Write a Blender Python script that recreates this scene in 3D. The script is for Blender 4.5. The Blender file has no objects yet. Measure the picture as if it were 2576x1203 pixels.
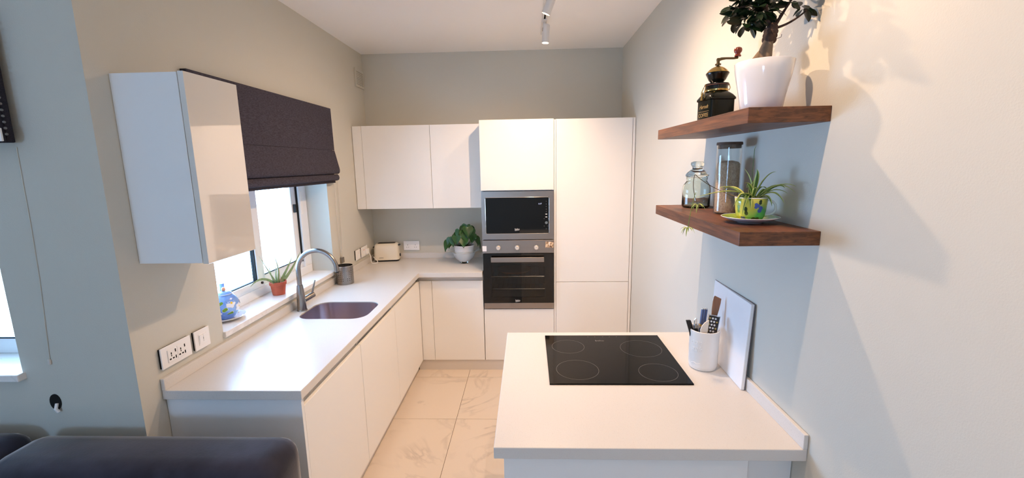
import bpy, bmesh, math, random
from mathutils import Vector, Matrix, Euler
rnd = random.Random(7)
S = bpy.context.scene
COL = S.collection
PI = math.pi

# ------------------------------------------------------------------ camera
def cam_axes(pitch, yaw, roll):
    p, y, r = (math.radians(a) for a in (pitch, yaw, roll))
    fw = Vector((math.sin(y)*math.cos(p), math.cos(y)*math.cos(p), -math.sin(p)))
    rt = Vector((math.cos(y), -math.sin(y), 0)); up = rt.cross(fw)
    return fw, math.cos(r)*rt + math.sin(r)*up, -math.sin(r)*rt + math.cos(r)*up
fw, rt, up = cam_axes(9.7422, -2.2022, -0.9858)
cd = bpy.data.cameras.new('camera'); cam = bpy.data.objects.new('camera', cd); COL.objects.link(cam)
m = Matrix.Identity(4)
for i in range(3):
    m[i][0], m[i][1], m[i][2] = rt[i], up[i], -fw[i]
m[0][3], m[1][3], m[2][3] = 0, 0, 1.7918
cam.matrix_world = m
cd.sensor_width = 36; cd.sensor_fit = 'HORIZONTAL'; cd.lens = 1102.74/2576*36; cd.clip_start = .02
S.camera = cam

# ------------------------------------------------------------------ room numbers
XL, XR, YB, ZC, Y0 = -1.509, .860, 4.171, 2.7975, 1.516
XW, YR = -4.4, -3.2            # living room: far left wall and wall behind the camera
W = .9                         # worktop height

# ------------------------------------------------------------------ world, daylight, exposure
SKY = (.35, .61, 1.0); SKY_STRENGTH = 20.0
w = bpy.data.worlds.new('sky'); S.world = w; w.use_nodes = True
bg = w.node_tree.nodes['Background']; bg.inputs[0].default_value = (*SKY, 1); bg.inputs[1].default_value = SKY_STRENGTH
def portal(name, loc, direction, sx, sy):
    d = bpy.data.lights.new(name, 'AREA'); d.shape = 'RECTANGLE'; d.size = sx; d.size_y = sy
    o = bpy.data.objects.new(name, d); COL.objects.link(o); o.location = loc
    o.rotation_euler = Vector(direction).to_track_quat('-Z', 'Y').to_euler()
    d.cycles.is_portal = True
portal('window_portal', (XL-.26, 2.63, 1.56), (1, 0, 0), 1.2, 1.27)
portal('window_portal', (-2.63, Y0+.27, 1.64), (0, -1, 0), 1.34, 1.2)
portal('window_portal', (-1.9, YR-.27, 1.5), (0, 1, 0), .84, .84)
SPOT_COLOR = (1.0, .675, .43)
S.view_settings.view_transform = 'Standard'; S.view_settings.look = 'None'
S.view_settings.gamma = 1; S.view_settings.use_curve_mapping = False
S.view_settings.exposure = 0.76
S.cycles.max_bounces = 10; S.cycles.diffuse_bounces = 8; S.cycles.transparent_max_bounces = 16
S.cycles.use_denoising = True; S.cycles.caustics_reflective = False; S.cycles.caustics_refractive = False
S.cycles.sample_clamp_indirect = 6

# ------------------------------------------------------------------ materials
MATS = {}
def lin(c):
    return tuple(((x/255)/12.92 if x/255 <= .04045 else ((x/255+.055)/1.055)**2.4) for x in c)
def mat(name, rgb, rough=.5, metal=0, spec=.5, var=0, vscale=5, bump=0, bscale=200, coat=0, aniso=0, stretch=None,
        sheen=0, trans=0, rgb2=None, ior=None, emit=0, emitc=None, detail=3, ramp=(.35, .65)):
    M = bpy.data.materials.new(name); M.use_nodes = True; MATS[name] = M
    nt = M.node_tree; b = nt.nodes['Principled BSDF']
    c = lin(rgb); b.inputs['Base Color'].default_value = (*c, 1)
    b.inputs['Roughness'].default_value = rough; b.inputs['Metallic'].default_value = metal
    b.inputs['Specular IOR Level'].default_value = spec
    if coat: b.inputs['Coat Weight'].default_value = coat; b.inputs['Coat Roughness'].default_value = .03
    if sheen: b.inputs['Sheen Weight'].default_value = sheen; b.inputs['Sheen Roughness'].default_value = .35
    if trans: b.inputs['Transmission Weight'].default_value = trans
    if ior: b.inputs['IOR'].default_value = ior
    if emit: b.inputs['Emission Color'].default_value = (*lin(emitc or rgb), 1); b.inputs['Emission Strength'].default_value = emit
    if var or rgb2 or bump:
        tc = nt.nodes.new('ShaderNodeTexCoord'); mp = nt.nodes.new('ShaderNodeMapping')
        nt.links.new(tc.outputs['Object'], mp.inputs[0])
        if stretch: mp.inputs['Scale'].default_value = stretch
    if var or rgb2:
        n = nt.nodes.new('ShaderNodeTexNoise'); n.inputs['Scale'].default_value = vscale; n.inputs['Detail'].default_value = detail
        nt.links.new(mp.outputs[0], n.inputs['Vector'])
        r = nt.nodes.new('ShaderNodeValToRGB'); nt.links.new(n.outputs[0], r.inputs[0])
        r.color_ramp.elements[0].position, r.color_ramp.elements[1].position = ramp
        c2 = lin(rgb2) if rgb2 else tuple(x*(1-var) for x in c)
        r.color_ramp.elements[0].color = (*c2, 1); r.color_ramp.elements[1].color = (*c, 1)
        nt.links.new(r.outputs[0], b.inputs['Base Color'])
    if bump:
        n2 = nt.nodes.new('ShaderNodeTexNoise'); n2.inputs['Scale'].default_value = bscale; n2.inputs['Detail'].default_value = 3
        nt.links.new(mp.outputs[0], n2.inputs['Vector'])
        bp = nt.nodes.new('ShaderNodeBump'); bp.inputs['Strength'].default_value = bump; bp.inputs['Distance'].default_value = .002
        nt.links.new(n2.outputs[0], bp.inputs['Height']); nt.links.new(bp.outputs[0], b.inputs['Normal'])
    return M
def glass_mat(name, tint, gloss_ior=1.45, milky=0, milk=(235, 240, 240), rough=.0):
    """thin sheet glass: light passes straight through, the surface mirrors by Fresnel"""
    M = bpy.data.materials.new(name); M.use_nodes = True; MATS[name] = M
    nt = M.node_tree; nt.nodes.remove(nt.nodes['Principled BSDF']); out = nt.nodes['Material Output']
    t = nt.nodes.new('ShaderNodeBsdfTransparent'); t.inputs[0].default_value = (*tint, 1)
    g = nt.nodes.new('ShaderNodeBsdfGlossy'); g.inputs['Roughness'].default_value = rough
    lw = nt.nodes.new('ShaderNodeLayerWeight'); lw.inputs[0].default_value = .5     # Schlick reflectance, the same from both sides of the sheet
    pw5 = nt.nodes.new('ShaderNodeMath'); pw5.operation = 'POWER'; pw5.inputs[1].default_value = 5
    f = nt.nodes.new('ShaderNodeMath'); f.operation = 'MULTIPLY_ADD'; f0 = ((gloss_ior-1)/(gloss_ior+1))**2
    f.inputs[1].default_value = 1-f0; f.inputs[2].default_value = f0
    nt.links.new(lw.outputs['Facing'], pw5.inputs[0]); nt.links.new(pw5.outputs[0], f.inputs[0])
    base = t.outputs[0]
    if milky:
        d = nt.nodes.new('ShaderNodeBsdfTranslucent'); d.inputs[0].default_value = (*lin(milk), 1)
        d2 = nt.nodes.new('ShaderNodeBsdfDiffuse'); d2.inputs[0].default_value = (*lin(milk), 1)
        a = nt.nodes.new('ShaderNodeMixShader'); a.inputs[0].default_value = .5
        nt.links.new(d.outputs[0], a.inputs[1]); nt.links.new(d2.outputs[0], a.inputs[2])
        mx = nt.nodes.new('ShaderNodeMixShader'); mx.inputs[0].default_value = milky
        nt.links.new(t.outputs[0], mx.inputs[1]); nt.links.new(a.outputs[0], mx.inputs[2]); base = mx.outputs[0]
    mx2 = nt.nodes.new('ShaderNodeMixShader')
    nt.links.new(f.outputs[0], mx2.inputs[0]); nt.links.new(base, mx2.inputs[1]); nt.links.new(g.outputs[0], mx2.inputs[2])
    nt.links.new(mx2.outputs[0], out.inputs[0])
    return M
def wood_mat(name, dark, light, axis='y', scale=9, rough=.45):
    M = bpy.data.materials.new(name); M.use_nodes = True; MATS[name] = M
    nt = M.node_tree; b = nt.nodes['Principled BSDF']; b.inputs['Roughness'].default_value = rough
    tc = nt.nodes.new('ShaderNodeTexCoord'); mp = nt.nodes.new('ShaderNodeMapping'); nt.links.new(tc.outputs['Object'], mp.inputs[0])
    sc = {'y': (2.2, .5, 12), 'x': (.55, 9, 9), 'z': (9, 9, .55)}[axis]; mp.inputs['Scale'].default_value = sc
    n = nt.nodes.new('ShaderNodeTexNoise'); n.inputs['Scale'].default_value = scale; n.inputs['Detail'].default_value = 6
    n.inputs['Roughness'].default_value = .65; n.inputs['Distortion'].default_value = .6
    nt.links.new(mp.outputs[0], n.inputs['Vector'])
    r = nt.nodes.new('ShaderNodeValToRGB'); nt.links.new(n.outputs[0], r.inputs[0])
    r.color_ramp.elements[0].position = .32; r.color_ramp.elements[1].position = .68
    r.color_ramp.elements[0].color = (*lin(dark), 1); r.color_ramp.elements[1].color = (*lin(light), 1)
    nt.links.new(r.outputs[0], b.inputs['Base Color'])
    bp = nt.nodes.new('ShaderNodeBump'); bp.inputs['Strength'].default_value = .12; bp.inputs['Distance'].default_value = .001
    nt.links.new(n.outputs[0], bp.inputs['Height']); nt.links.new(bp.outputs[0], b.inputs['Normal'])
    return M
def marble_mat(name, base, vein, scale=1.6, rough=.2, amount=.6):
    M = bpy.data.materials.new(name); M.use_nodes = True; MATS[name] = M
    nt = M.node_tree; b = nt.nodes['Principled BSDF']; b.inputs['Roughness'].default_value = rough
    tc = nt.nodes.new('ShaderNodeTexCoord'); oi = nt.nodes.new('ShaderNodeObjectInfo')
    ad = nt.nodes.new('ShaderNodeVectorMath'); ad.operation = 'ADD'
    nt.links.new(tc.outputs['Object'], ad.inputs[0])
    ml = nt.nodes.new('ShaderNodeVectorMath'); ml.operation = 'SCALE'; ml.inputs[3].default_value = 37
    cb = nt.nodes.new('ShaderNodeCombineXYZ'); nt.links.new(oi.outputs['Random'], cb.inputs[0]); nt.links.new(oi.outputs['Random'], cb.inputs[1])
    nt.links.new(cb.outputs[0], ml.inputs[0]); nt.links.new(ml.outputs[0], ad.inputs[1])
    n = nt.nodes.new('ShaderNodeTexNoise'); n.inputs['Scale'].default_value = scale; n.inputs['Detail'].default_value = 7
    n.inputs['Distortion'].default_value = 1.6; nt.links.new(ad.outputs[0], n.inputs['Vector'])
    r = nt.nodes.new('ShaderNodeValToRGB'); nt.links.new(n.outputs[0], r.inputs[0])
    e = r.color_ramp.elements; e[0].position = .47; e[1].position = .53
    c, v = lin(base), lin(vein); mid = tuple(c[i]*(1-amount)+v[i]*amount for i in range(3))
    e[0].color = (*c, 1); e[1].color = (*c, 1); x = e.new(.5); x.color = (*mid, 1)
    n2 = nt.nodes.new('ShaderNodeTexNoise'); n2.inputs['Scale'].default_value = scale*1.7; nt.links.new(ad.outputs[0], n2.inputs['Vector'])
    mx = nt.nodes.new('ShaderNodeMix'); mx.data_type = 'RGBA'
    rr = nt.nodes.new('ShaderNodeMapRange'); rr.inputs[1].default_value = .4; rr.inputs[2].default_value = .7
    nt.links.new(n2.outputs[0], rr.inputs[0]); nt.links.new(rr.outputs[0], mx.inputs[0])
    mx.inputs[6].default_value = (*c, 1); nt.links.new(r.outputs[0], mx.inputs[7])
    nt.links.new(mx.outputs[2], b.inputs['Base Color'])
    return M
mat('wall', (205, 202, 191), .85, spec=.25, bump=.25, bscale=260)
mat('ceiling', (247, 245, 243), .9, spec=.2, bump=.1, bscale=200)
mat('laminate', (238, 236, 232), .42, spec=.4)
mat('gloss_white', (226, 222, 216), .3, spec=.5, coat=1.0).node_tree.nodes['Principled BSDF'].inputs['Coat IOR'].default_value = 2.3
mat('grey_panel', (236, 237, 237), .45)
mat('channel', (226, 220, 212), .4)
mat('plinth', (214, 206, 196), .45)
mat('quartz', (216, 212, 207), .28, spec=.22, rgb2=(188, 180, 172), vscale=420, detail=2, ramp=(.27, .36))
mat('grout', (120, 105, 90), .9)
marble_mat('tile', (222, 208, 192), (170, 158, 148))
marble_mat('sill', (236, 232, 228), (205, 200, 196), scale=4, rough=.25)
mat('steel', (152, 146, 141), .24, metal=1, bump=.08, bscale=60, stretch=(1, 1, 40))
mat('steel_h', (168, 156, 146), .34, metal=1, bump=.06, bscale=60, stretch=(1, 40, 40))
mat('chrome', (225, 222, 218), .1, metal=1)
mat('grater_plate', (70, 64, 62), .35, metal=.7)
mat('knob_metal', (236, 226, 214), .35, metal=.5)
mat('sink_steel', (196, 182, 186), .3, metal=1)
mat('black_glass', (8, 8, 9), .04, spec=.6)
mat('hob_glass', (12, 11, 10), .06, spec=.1)
mat('hob_mark', (112, 107, 103), .3)
mat('black_plastic', (16, 16, 17), .4)
mat('dark_gap', (14, 13, 12), .9)
mat('pvc', (236, 238, 240), .35)
mat('gasket', (10, 10, 12), .7)
mat('blind', (80, 77, 88), .95, spec=.1, rgb2=(62, 59, 68), vscale=300, stretch=(1, .2, 1), bump=.12, bscale=700)
mat('blind_dark', (58, 56, 64), .95, spec=.1, var=.3, vscale=300)
mat('velvet', (54, 54, 68), .8, spec=.2, sheen=.9, var=.45, vscale=7, bump=.15, bscale=120)
mat('white_plastic', (242, 240, 238), .3)
mat('cream_plastic', (238, 228, 208), .32)
mat('ceramic', (222, 222, 226), .12, coat=.5)
mat('crock', (240, 236, 230), .25, coat=.3, bump=.06, bscale=30)
mat('terracotta', (196, 92, 62), .7, var=.15, vscale=30)
mat('soil', (38, 28, 22), .95, bump=.8, bscale=90)
mat('leaf_dark', (20, 42, 20), .32, spec=.5, var=.35, vscale=14)
mat('leaf_heart', (44, 92, 34), .35, spec=.5, var=.4, vscale=16)
mat('leaf_green', (84, 122, 44), .45, var=.3, vscale=20)
mat('leaf_cream', (196, 204, 120), .45)
mat('aloe', (150, 174, 134), .42, rgb2=(116, 146, 106), vscale=40)
mat('aloe_dry', (196, 160, 130), .7)
mat('bark', (132, 112, 92), .85, var=.4, vscale=28, bump=.6, bscale=50)
mat('bark_dark', (86, 62, 50), .9, var=.5, vscale=60, bump=1, bscale=80)
wood_mat('walnut', (68, 39, 23), (130, 80, 48))
wood_mat('wood_light', (140, 88, 56), (178, 120, 82), axis='z', scale=5)
wood_mat('wood_red', (92, 34, 20), (142, 62, 38), axis='z', scale=12, rough=.2)
mat('lid_wood', (96, 70, 52), .6, var=.3, vscale=30)
mat('mill_green', (9, 14, 8), .2, spec=.35)
mat('mill_black', (9, 10, 8), .2)
mat('brass', (190, 160, 96), .22, metal=1)
mat('bronze', (96, 84, 62), .35, metal=1)
mat('gold_print', (176, 146, 92), .4, metal=.4)
mat('seal', (130, 84, 74), .6)
mat('grain', (208, 178, 148), .9, rgb2=(180, 148, 120), vscale=160, bump=.6, bscale=160)
mat('spatula_white', (232, 220, 204), .45)
mat('enamel_blue', (120, 146, 200), .22, metal=.6)
mat('teapot_blue', (104, 146, 220), .15, coat=.5, rgb2=(146, 184, 240), vscale=22)
mat('paint_white', (240, 240, 244), .2); mat('paint_yellow', (236, 196, 60), .3); mat('paint_green', (120, 158, 40), .3)
mat('paint_blue', (66, 92, 180), .25); mat('paint_peach', (232, 160, 120), .3); mat('paint_dark', (40, 60, 30), .3)
mat('cup_glaze', (88, 176, 104), .15, coat=.5, rgb2=(216, 208, 88), vscale=13, detail=1, ramp=(.4, .6))
mat('saucer_green', (150, 186, 62), .15, coat=.5, rgb2=(196, 204, 90), vscale=14)
mat('print_white', (235, 235, 235), .4); mat('print_grey', (110, 106, 102), .5); mat('print_dark', (54, 44, 34), .5)
mat('display', (190, 200, 235), .4, emit=.6)
mat('sticker_photo', (226, 196, 160), .4, rgb2=(120, 84, 60), vscale=60, ramp=(.4, .55))
mat('sticker_white', (240, 236, 240), .4)
mat('board', (240, 240, 242), .35, var=.06, vscale=5)
mat('board_gap_shade', (120, 112, 118), .5)  # shadow tone for the gap behind the leaning board
mat('lamp_white', (226, 224, 222), .5)
mat('lens', (255, 240, 210), .3, emit=12, emitc=(255, 226, 180))
mat('oven_inside', (96, 96, 98), .4, metal=.2)
mat('stone', (150, 92, 66), .8)
mat('wire', (190, 190, 190), .25, metal=1)
glass_mat('window_glass', (.97, .985, 1.0)); mat('jar_glass', (238, 246, 242), .01, trans=1, ior=1.46)
glass_mat('tall_glass', (.975, .985, .98), 1.6)
glass_mat('bowl_glass', (.92, .96, .98), 1.4, milky=.55, milk=(236, 242, 246))
glass_mat('bowl_rim', (.92, .96, .97), 1.6, milky=.3, milk=(240, 246, 248))
glass_mat('oven_glass', (.62, .63, .64), 1.5)

# ------------------------------------------------------------------ geometry helpers
def root_of(o):
    while o.parent: o = o.parent
    return o
def tag(o, label=None, cat=None, group=None, kind=None):
    if label: o['label'] = label
    if cat: o['category'] = cat
    if group: o['group'] = group
    if kind: o['kind'] = kind
    return o
def thing(name, label, cat, loc=(0, 0, 0), rz=0, group=None, kind=None):
    o = bpy.data.objects.new(name, None); COL.objects.link(o); o.empty_display_size = .05
    o.location = loc; o.rotation_euler = (0, 0, rz)
    return tag(o, label, cat, group, kind)
class G:
    def __init__(s): s.v = []; s.f = []; s.m = []
    def add(s, vs, fs, mi=0):
        n = len(s.v); s.v += [tuple(q) for q in vs]
        for f in fs: s.f.append(tuple(i+n for i in f)); s.m.append(mi)
        return s
    def box(s, x0, x1, y0, y1, z0, z1, mi=0):
        v = [(x, y, z) for x in (x0, x1) for y in (y0, y1) for z in (z0, z1)]
        return s.add(v, [(0, 1, 3, 2), (4, 6, 7, 5), (0, 4, 5, 1), (2, 3, 7, 6), (0, 2, 6, 4), (1, 5, 7, 3)], mi)
    def lathe(s, prof, c=(0, 0, 0), seg=32, mi=0, sx=1, sy=1):
        vs = []; fs = []; idx = []
        for r, z in prof:
            if r < 1e-6: idx.append([len(vs)]*seg); vs.append((c[0], c[1], c[2]+z))
            else:
                idx.append(list(range(len(vs), len(vs)+seg)))
                vs += [(c[0]+sx*r*math.cos(2*PI*k/seg), c[1]+sy*r*math.sin(2*PI*k/seg), c[2]+z) for k in range(seg)]
        for a, b in zip(idx, idx[1:]):
            for k in range(seg):
                q = [a[k], a[(k+1) % seg], b[(k+1) % seg], b[k]]; u = []
                for t in q:
                    if t not in u: u.append(t)
                if len(u) > 2: fs.append(tuple(u))
        return s.add(vs, fs, mi)
    def tube(s, pts, r, seg=8, mi=0, caps=True, closed=False):
        pts = [Vector(p) for p in pts]; n = len(pts)
        rs = r if isinstance(r, (list, tuple)) else [r]*n
        vs = []; fs = []; prev = None
        for i, p in enumerate(pts):
            if closed: t = pts[(i+1) % n]-pts[i-1]
            else: t = pts[min(i+1, n-1)]-pts[max(i-1, 0)]
            t.normalize()
            if prev is None:
                a = Vector((0, 0, 1)) if abs(t.z) < .9 else Vector((1, 0, 0)); nx = t.cross(a).normalized()
            else: nx = (prev-t*prev.dot(t)).normalized()
            prev = nx; ny = t.cross(nx)
            vs += [p+rs[i]*(math.cos(2*PI*k/seg)*nx+math.sin(2*PI*k/seg)*ny) for k in range(seg)]
        for i in range(n if closed else n-1):
            j = (i+1) % n
            for k in range(seg):
                fs.append((i*seg+k, i*seg+(k+1) % seg, j*seg+(k+1) % seg, j*seg+k))
        if caps and not closed: fs += [tuple(range(seg))[::-1], tuple(range((n-1)*seg, n*seg))]
        return s.add(vs, fs, mi)
    def cyl(s, a, b, r, seg=20, mi=0, r2=None):
        return s.tube([a, b], [r, r if r2 is None else r2], seg, mi)
    def ball(s, c, r, seg=16, mi=0, sz=1):
        return s.lathe([(r*math.sin(PI*k/10), -r*sz*math.cos(PI*k/10)) for k in range(11)], c, seg, mi)
    def prism(s, poly, axis, a0, a1, mi=0):
        """extrude a 2D polygon along an axis: axis x -> (y,z), y -> (x,z), z -> (x,y)"""
        def P(u, v, a): return {'x': (a, u, v), 'y': (u, a, v), 'z': (u, v, a)}[axis]
        n = len(poly); vs = [P(u, v, a0) for u, v in poly]+[P(u, v, a1) for u, v in poly]
        fs = [tuple(range(n)), tuple(range(n, 2*n))[::-1]]+[(i, (i+1) % n, (i+1) % n+n, i+n) for i in range(n)]
        return s.add(vs, fs, mi)
    def strip(s, rows, mi=0, close=False):
        """grid from rows of points"""
        k = len(rows[0]); vs = [p for r in rows for p in r]; fs = []
        for i in range(len(rows)-1):
            for j in range(k if close else k-1):
                fs.append((i*k+j, i*k+(j+1) % k, (i+1)*k+(j+1) % k, (i+1)*k+j))
        return s.add(vs, fs, mi)
    def xf(s, M):
        s.v = [tuple(M @ Vector(q)) for q in s.v]; return s
    def build(s, name, mats, parent=None, smooth=False, bevel=0, bseg=2, sub=0, ang=35, world=True, label=None, cat=None, group=None, kind=None):
        me = bpy.data.meshes.new(name)
        if parent is not None: off = Vector(root_of(parent).location) if world else Vector((0, 0, 0))
        else:
            if world and kind != 'structure':
                xs, ys, zs = zip(*s.v); off = Vector(((min(xs)+max(xs))/2, (min(ys)+max(ys))/2, min(zs)))
            else: off = Vector((0, 0, 0))
        me.from_pydata([Vector(q)-off for q in s.v], [], s.f)
        for mm in (mats if isinstance(mats, (list, tuple)) else [mats]): me.materials.append(MATS[mm])
        if any(s.m): me.polygons.foreach_set('material_index', s.m)
        bm = bmesh.new(); bm.from_mesh(me); bmesh.ops.recalc_face_normals(bm, faces=bm.faces); bm.to_mesh(me); bm.free()
        if smooth:
            me.polygons.foreach_set('use_smooth', [True]*len(me.polygons)); me.set_sharp_from_angle(angle=math.radians(ang))
        o = bpy.data.objects.new(name, me); COL.objects.link(o)
        if parent is not None: o.parent = parent
        else: o.location = off
        if bevel:
            md = o.modifiers.new('bevel', 'BEVEL'); md.width = bevel; md.segments = bseg; md.limit_method = 'ANGLE'; md.angle_limit = math.radians(40)
            md.harden_normals = False
        if sub:
            md = o.modifiers.new('sub', 'SUBSURF'); md.levels = sub; md.render_levels = sub
        return tag(o, label, cat, group, kind)
def struct(g, name, m, **k): return g.build(name, m, kind='structure', **k)
def B(*a, mi=0): return G().box(*a, mi=mi)
def rrect(x0, x1, y0, y1, r, n=6):
    p = []
    for cx, cy, a in ((x1-r, y1-r, 0), (x0+r, y1-r, 90), (x0+r, y0+r, 180), (x1-r, y0+r, 270)):
        for k in range(n+1):
            t = math.radians(a+90*k/n); p.append((cx+r*math.cos(t), cy+r*math.sin(t)))
    return p
def text_mesh(name, body, size, mats, parent, M, extrude=.0004, bend=None, spacing=1.0, shear=0):
    cu = bpy.data.curves.new(name, 'FONT'); cu.body = body; cu.size = size; cu.extrude = extrude; cu.align_x = 'CENTER'; cu.align_y = 'CENTER'
    cu.space_character = spacing; cu.shear = shear; cu.resolution_u = 3
    t = bpy.data.objects.new(name, cu); COL.objects.link(t)
    me = bpy.data.meshes.new_from_object(t); COL.objects.unlink(t); bpy.data.objects.remove(t)
    for q in me.vertices: q.co = M @ (bend(q.co) if bend else q.co)
    me.materials.clear(); me.materials.append(MATS[mats]); me.name = name
    o = bpy.data.objects.new(name, me); COL.objects.link(o); o.parent = parent
    return o
def frame3(origin, xdir, zdir):
    """matrix whose local x = xdir, local z = zdir (for text facing zdir)"""
    x = Vector(xdir).normalized(); z = Vector(zdir).normalized(); y = z.cross(x)
    M = Matrix.Identity(4)
    for i in range(3): M[i][0], M[i][1], M[i][2], M[i][3] = x[i], y[i], z[i], origin[i]
    return M
def slab_with_hole(outer, holes, z0, z1):
    bm = bmesh.new(); edges = []
    for loop in [outer]+holes:
        vs = [bm.verts.new((x, y, z1)) for x, y in loop]
        edges += [bm.edges.new((vs[i], vs[(i+1) % len(vs)])) for i in range(len(vs))]
    bmesh.ops.triangle_fill(bm, use_beauty=True, use_dissolve=False, edges=edges)
    r = bmesh.ops.extrude_face_region(bm, geom=bm.faces[:])
    bmesh.ops.translate(bm, vec=(0, 0, z0-z1), verts=[e for e in r['geom'] if isinstance(e, bmesh.types.BMVert)])
    bmesh.ops.recalc_face_normals(bm, faces=bm.faces)
    bm.verts.index_update(); g = G(); g.add([v.co[:] for v in bm.verts], [[v.index for v in f.verts] for f in bm.faces]); bm.free()
    return g

# ================================================================== THE ROOM
T = .23
# floor and tiles
fl = struct(B(XW-T, XR+T, YR-T, YB+T, -.12, -.004), 'floor', 'grout')
P = .6235; gx = [-.529+P*k for k in range(-7, 4)]; gy = [2.853+P*k for k in range(-11, 4)]
tiles = {}
for i in range(len(gx)-1):
    for j in range(len(gy)-1):
        x0, x1, y0, y1 = max(gx[i], XW), min(gx[i+1], XR), max(gy[j], YR), min(gy[j+1], YB)
        if x1-x0 < .02 or y1-y0 < .02 or (x0 < XL-.5 and y0 > Y0): continue
        if y0 >= Y0-.01: x0 = max(x0, XL)
        if x1-x0 < .02: continue
        wx, wy = x1-x0, y1-y0; key = (round(wx, 4), round(wy, 4))
        if key not in tiles:
            h = .0016; t = B(-wx/2+h, wx/2-h, -wy/2+h, wy/2-h, 0, .004).build('tile', 'tile', fl, world=False)
            tiles[key] = t
        else:
            t = tiles[key].copy(); COL.objects.link(t)
        t.location = ((x0+x1)/2, (y0+y1)/2, -.004)
struct(B(XW-T, XR+T, YR-T, YB+T, ZC, ZC+.15), 'ceiling', 'ceiling')
struct(B(XR, XR+T, YR-T, YB+T, -.004, ZC), 'wall_right', 'wall')
struct(B(XL-T, XR, YB, YB+T, -.004, ZC), 'wall_back', 'wall')
KY0, KY1, KZ0, KZ1 = 2.0, 3.257, .968, 2.16
g = G().box(XL-T, XL, Y0+T, KY0, -.004, ZC).box(XL-T, XL, KY1, YB, -.004, ZC).box(XL-T, XL, KY0, KY1, -.004, KZ0).box(XL-T, XL, KY0, KY1, KZ1, ZC)
struct(g, 'wall_left', 'wall')
LX0, LX1, LZ0, LZ1 = -3.3, -1.962, 1.0, 2.25
g = G().box(LX1, XL, Y0, Y0+T, -.004, ZC).box(XW, LX0, Y0, Y0+T, -.004, ZC).box(LX0, LX1, Y0, Y0+T, -.004, LZ0).box(LX0, LX1, Y0, Y0+T, LZ1, ZC)
struct(g, 'wall_living', 'wall')
struct(B(XW-T, XW, YR, Y0+T, -.004, ZC), 'wall_far', 'wall')
PX0, PX1, PZ0, PZ1 = -2.32, -1.48, 1.08, 1.92
g = G().box(XW-T, PX0, YR-T, YR, -.004, ZC).box(PX1, XR, YR-T, YR, -.004, ZC).box(PX0, PX1, YR-T, YR, PZ1, ZC).box(PX0, PX1, YR-T, YR, -.004, PZ0)
struct(g, 'wall_rear', 'wall')

# kitchen window (sliding, white frame)
wn = thing('window_1', None, None, (XL-.2, (KY0+KY1)/2, KZ0), kind='structure')
B(-1.765, XL+.015, KY0-.004, KY1+.006, KZ0+.001, 1.0).build('window_sill', 'sill', wn, bevel=.004)
FX0, FX1 = -1.735, -1.675
B(FX0, FX1, KY0+.002, KY1-.002, 1.0, 1.058).build('frame_rail', 'pvc', wn, bevel=.003)
B(FX0, FX1, KY0+.002, KY1-.002, KZ1-.06, KZ1-.002).build('frame_rail', 'pvc', wn, bevel=.003)
B(FX0, FX1, KY0+.002, KY0+.05, 1.058, KZ1-.06).build('frame_stile', 'pvc', wn, bevel=.003)
B(FX0, FX1, 3.155, KY1-.002, 1.058, KZ1-.06).build('frame_stile', 'pvc', wn, bevel=.003)
B(FX1-.022, FX1+.004, 3.165, 3.19, 1.45, 1.62).build('lock_plate', 'white_plastic', wn, bevel=.002)
# fixed right sash
s1 = B(-1.728, -1.70, 2.60, 3.155, 1.058, 1.118).build('sash_rail', 'pvc', wn, bevel=.003)
B(-1.728, -1.70, 3.085, 3.155, 1.118, KZ1-.06).build('sash_stile', 'pvc', wn, bevel=.003)
B(-1.728, -1.70, 2.60, 2.668, 1.118, KZ1-.06).build('sash_stile', 'pvc', wn, bevel=.003)
B(-1.7, -1.688, 3.148, 3.1549, 1.1, KZ1-.06).build('gasket', 'gasket', wn)
B(-1.7, -1.692, 2.67, 3.148, 1.1185, 1.124).build('gasket', 'gasket', wn)
B(-1.7, -1.68, 3.10, 3.115, 1.47, 1.53).build('latch', 'black_plastic', wn, bevel=.003)
B(-1.718, -1.714, 2.668, 3.085, 1.118, KZ1-.06).build('pane', 'window_glass', wn)
# sliding left sash
B(-1.698, -1.672, KY0+.05, 2.63, 1.06, 1.104).build('sash_rail', 'pvc', wn, bevel=.003)
B(-1.698, -1.668, 2.565, 2.635, 1.104, KZ1-.06).build('sash_stile', 'pvc', wn, bevel=.003)
B(-1.698, -1.672, KY0+.05, KY0+.1, 1.104, KZ1-.06).build('sash_stile', 'pvc', wn, bevel=.003)
B(-1.698, -1.675, 2.557, 2.5649, 1.104, KZ1-.06).build('gasket', 'gasket', wn)
B(-1.698, -1.682, KY0+.1, 2.557, 1.1045, 1.109).build('gasket', 'gasket', wn)
B(-1.688, -1.684, KY0+.1, 2.557, 1.109, KZ1-.06).build('pane', 'window_glass', wn)
G().cyl((-1.675, 2.60, 1.085), (-1.664, 2.60, 1.085), .008, 12).build('screw_cap', 'black_plastic', wn)
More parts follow.
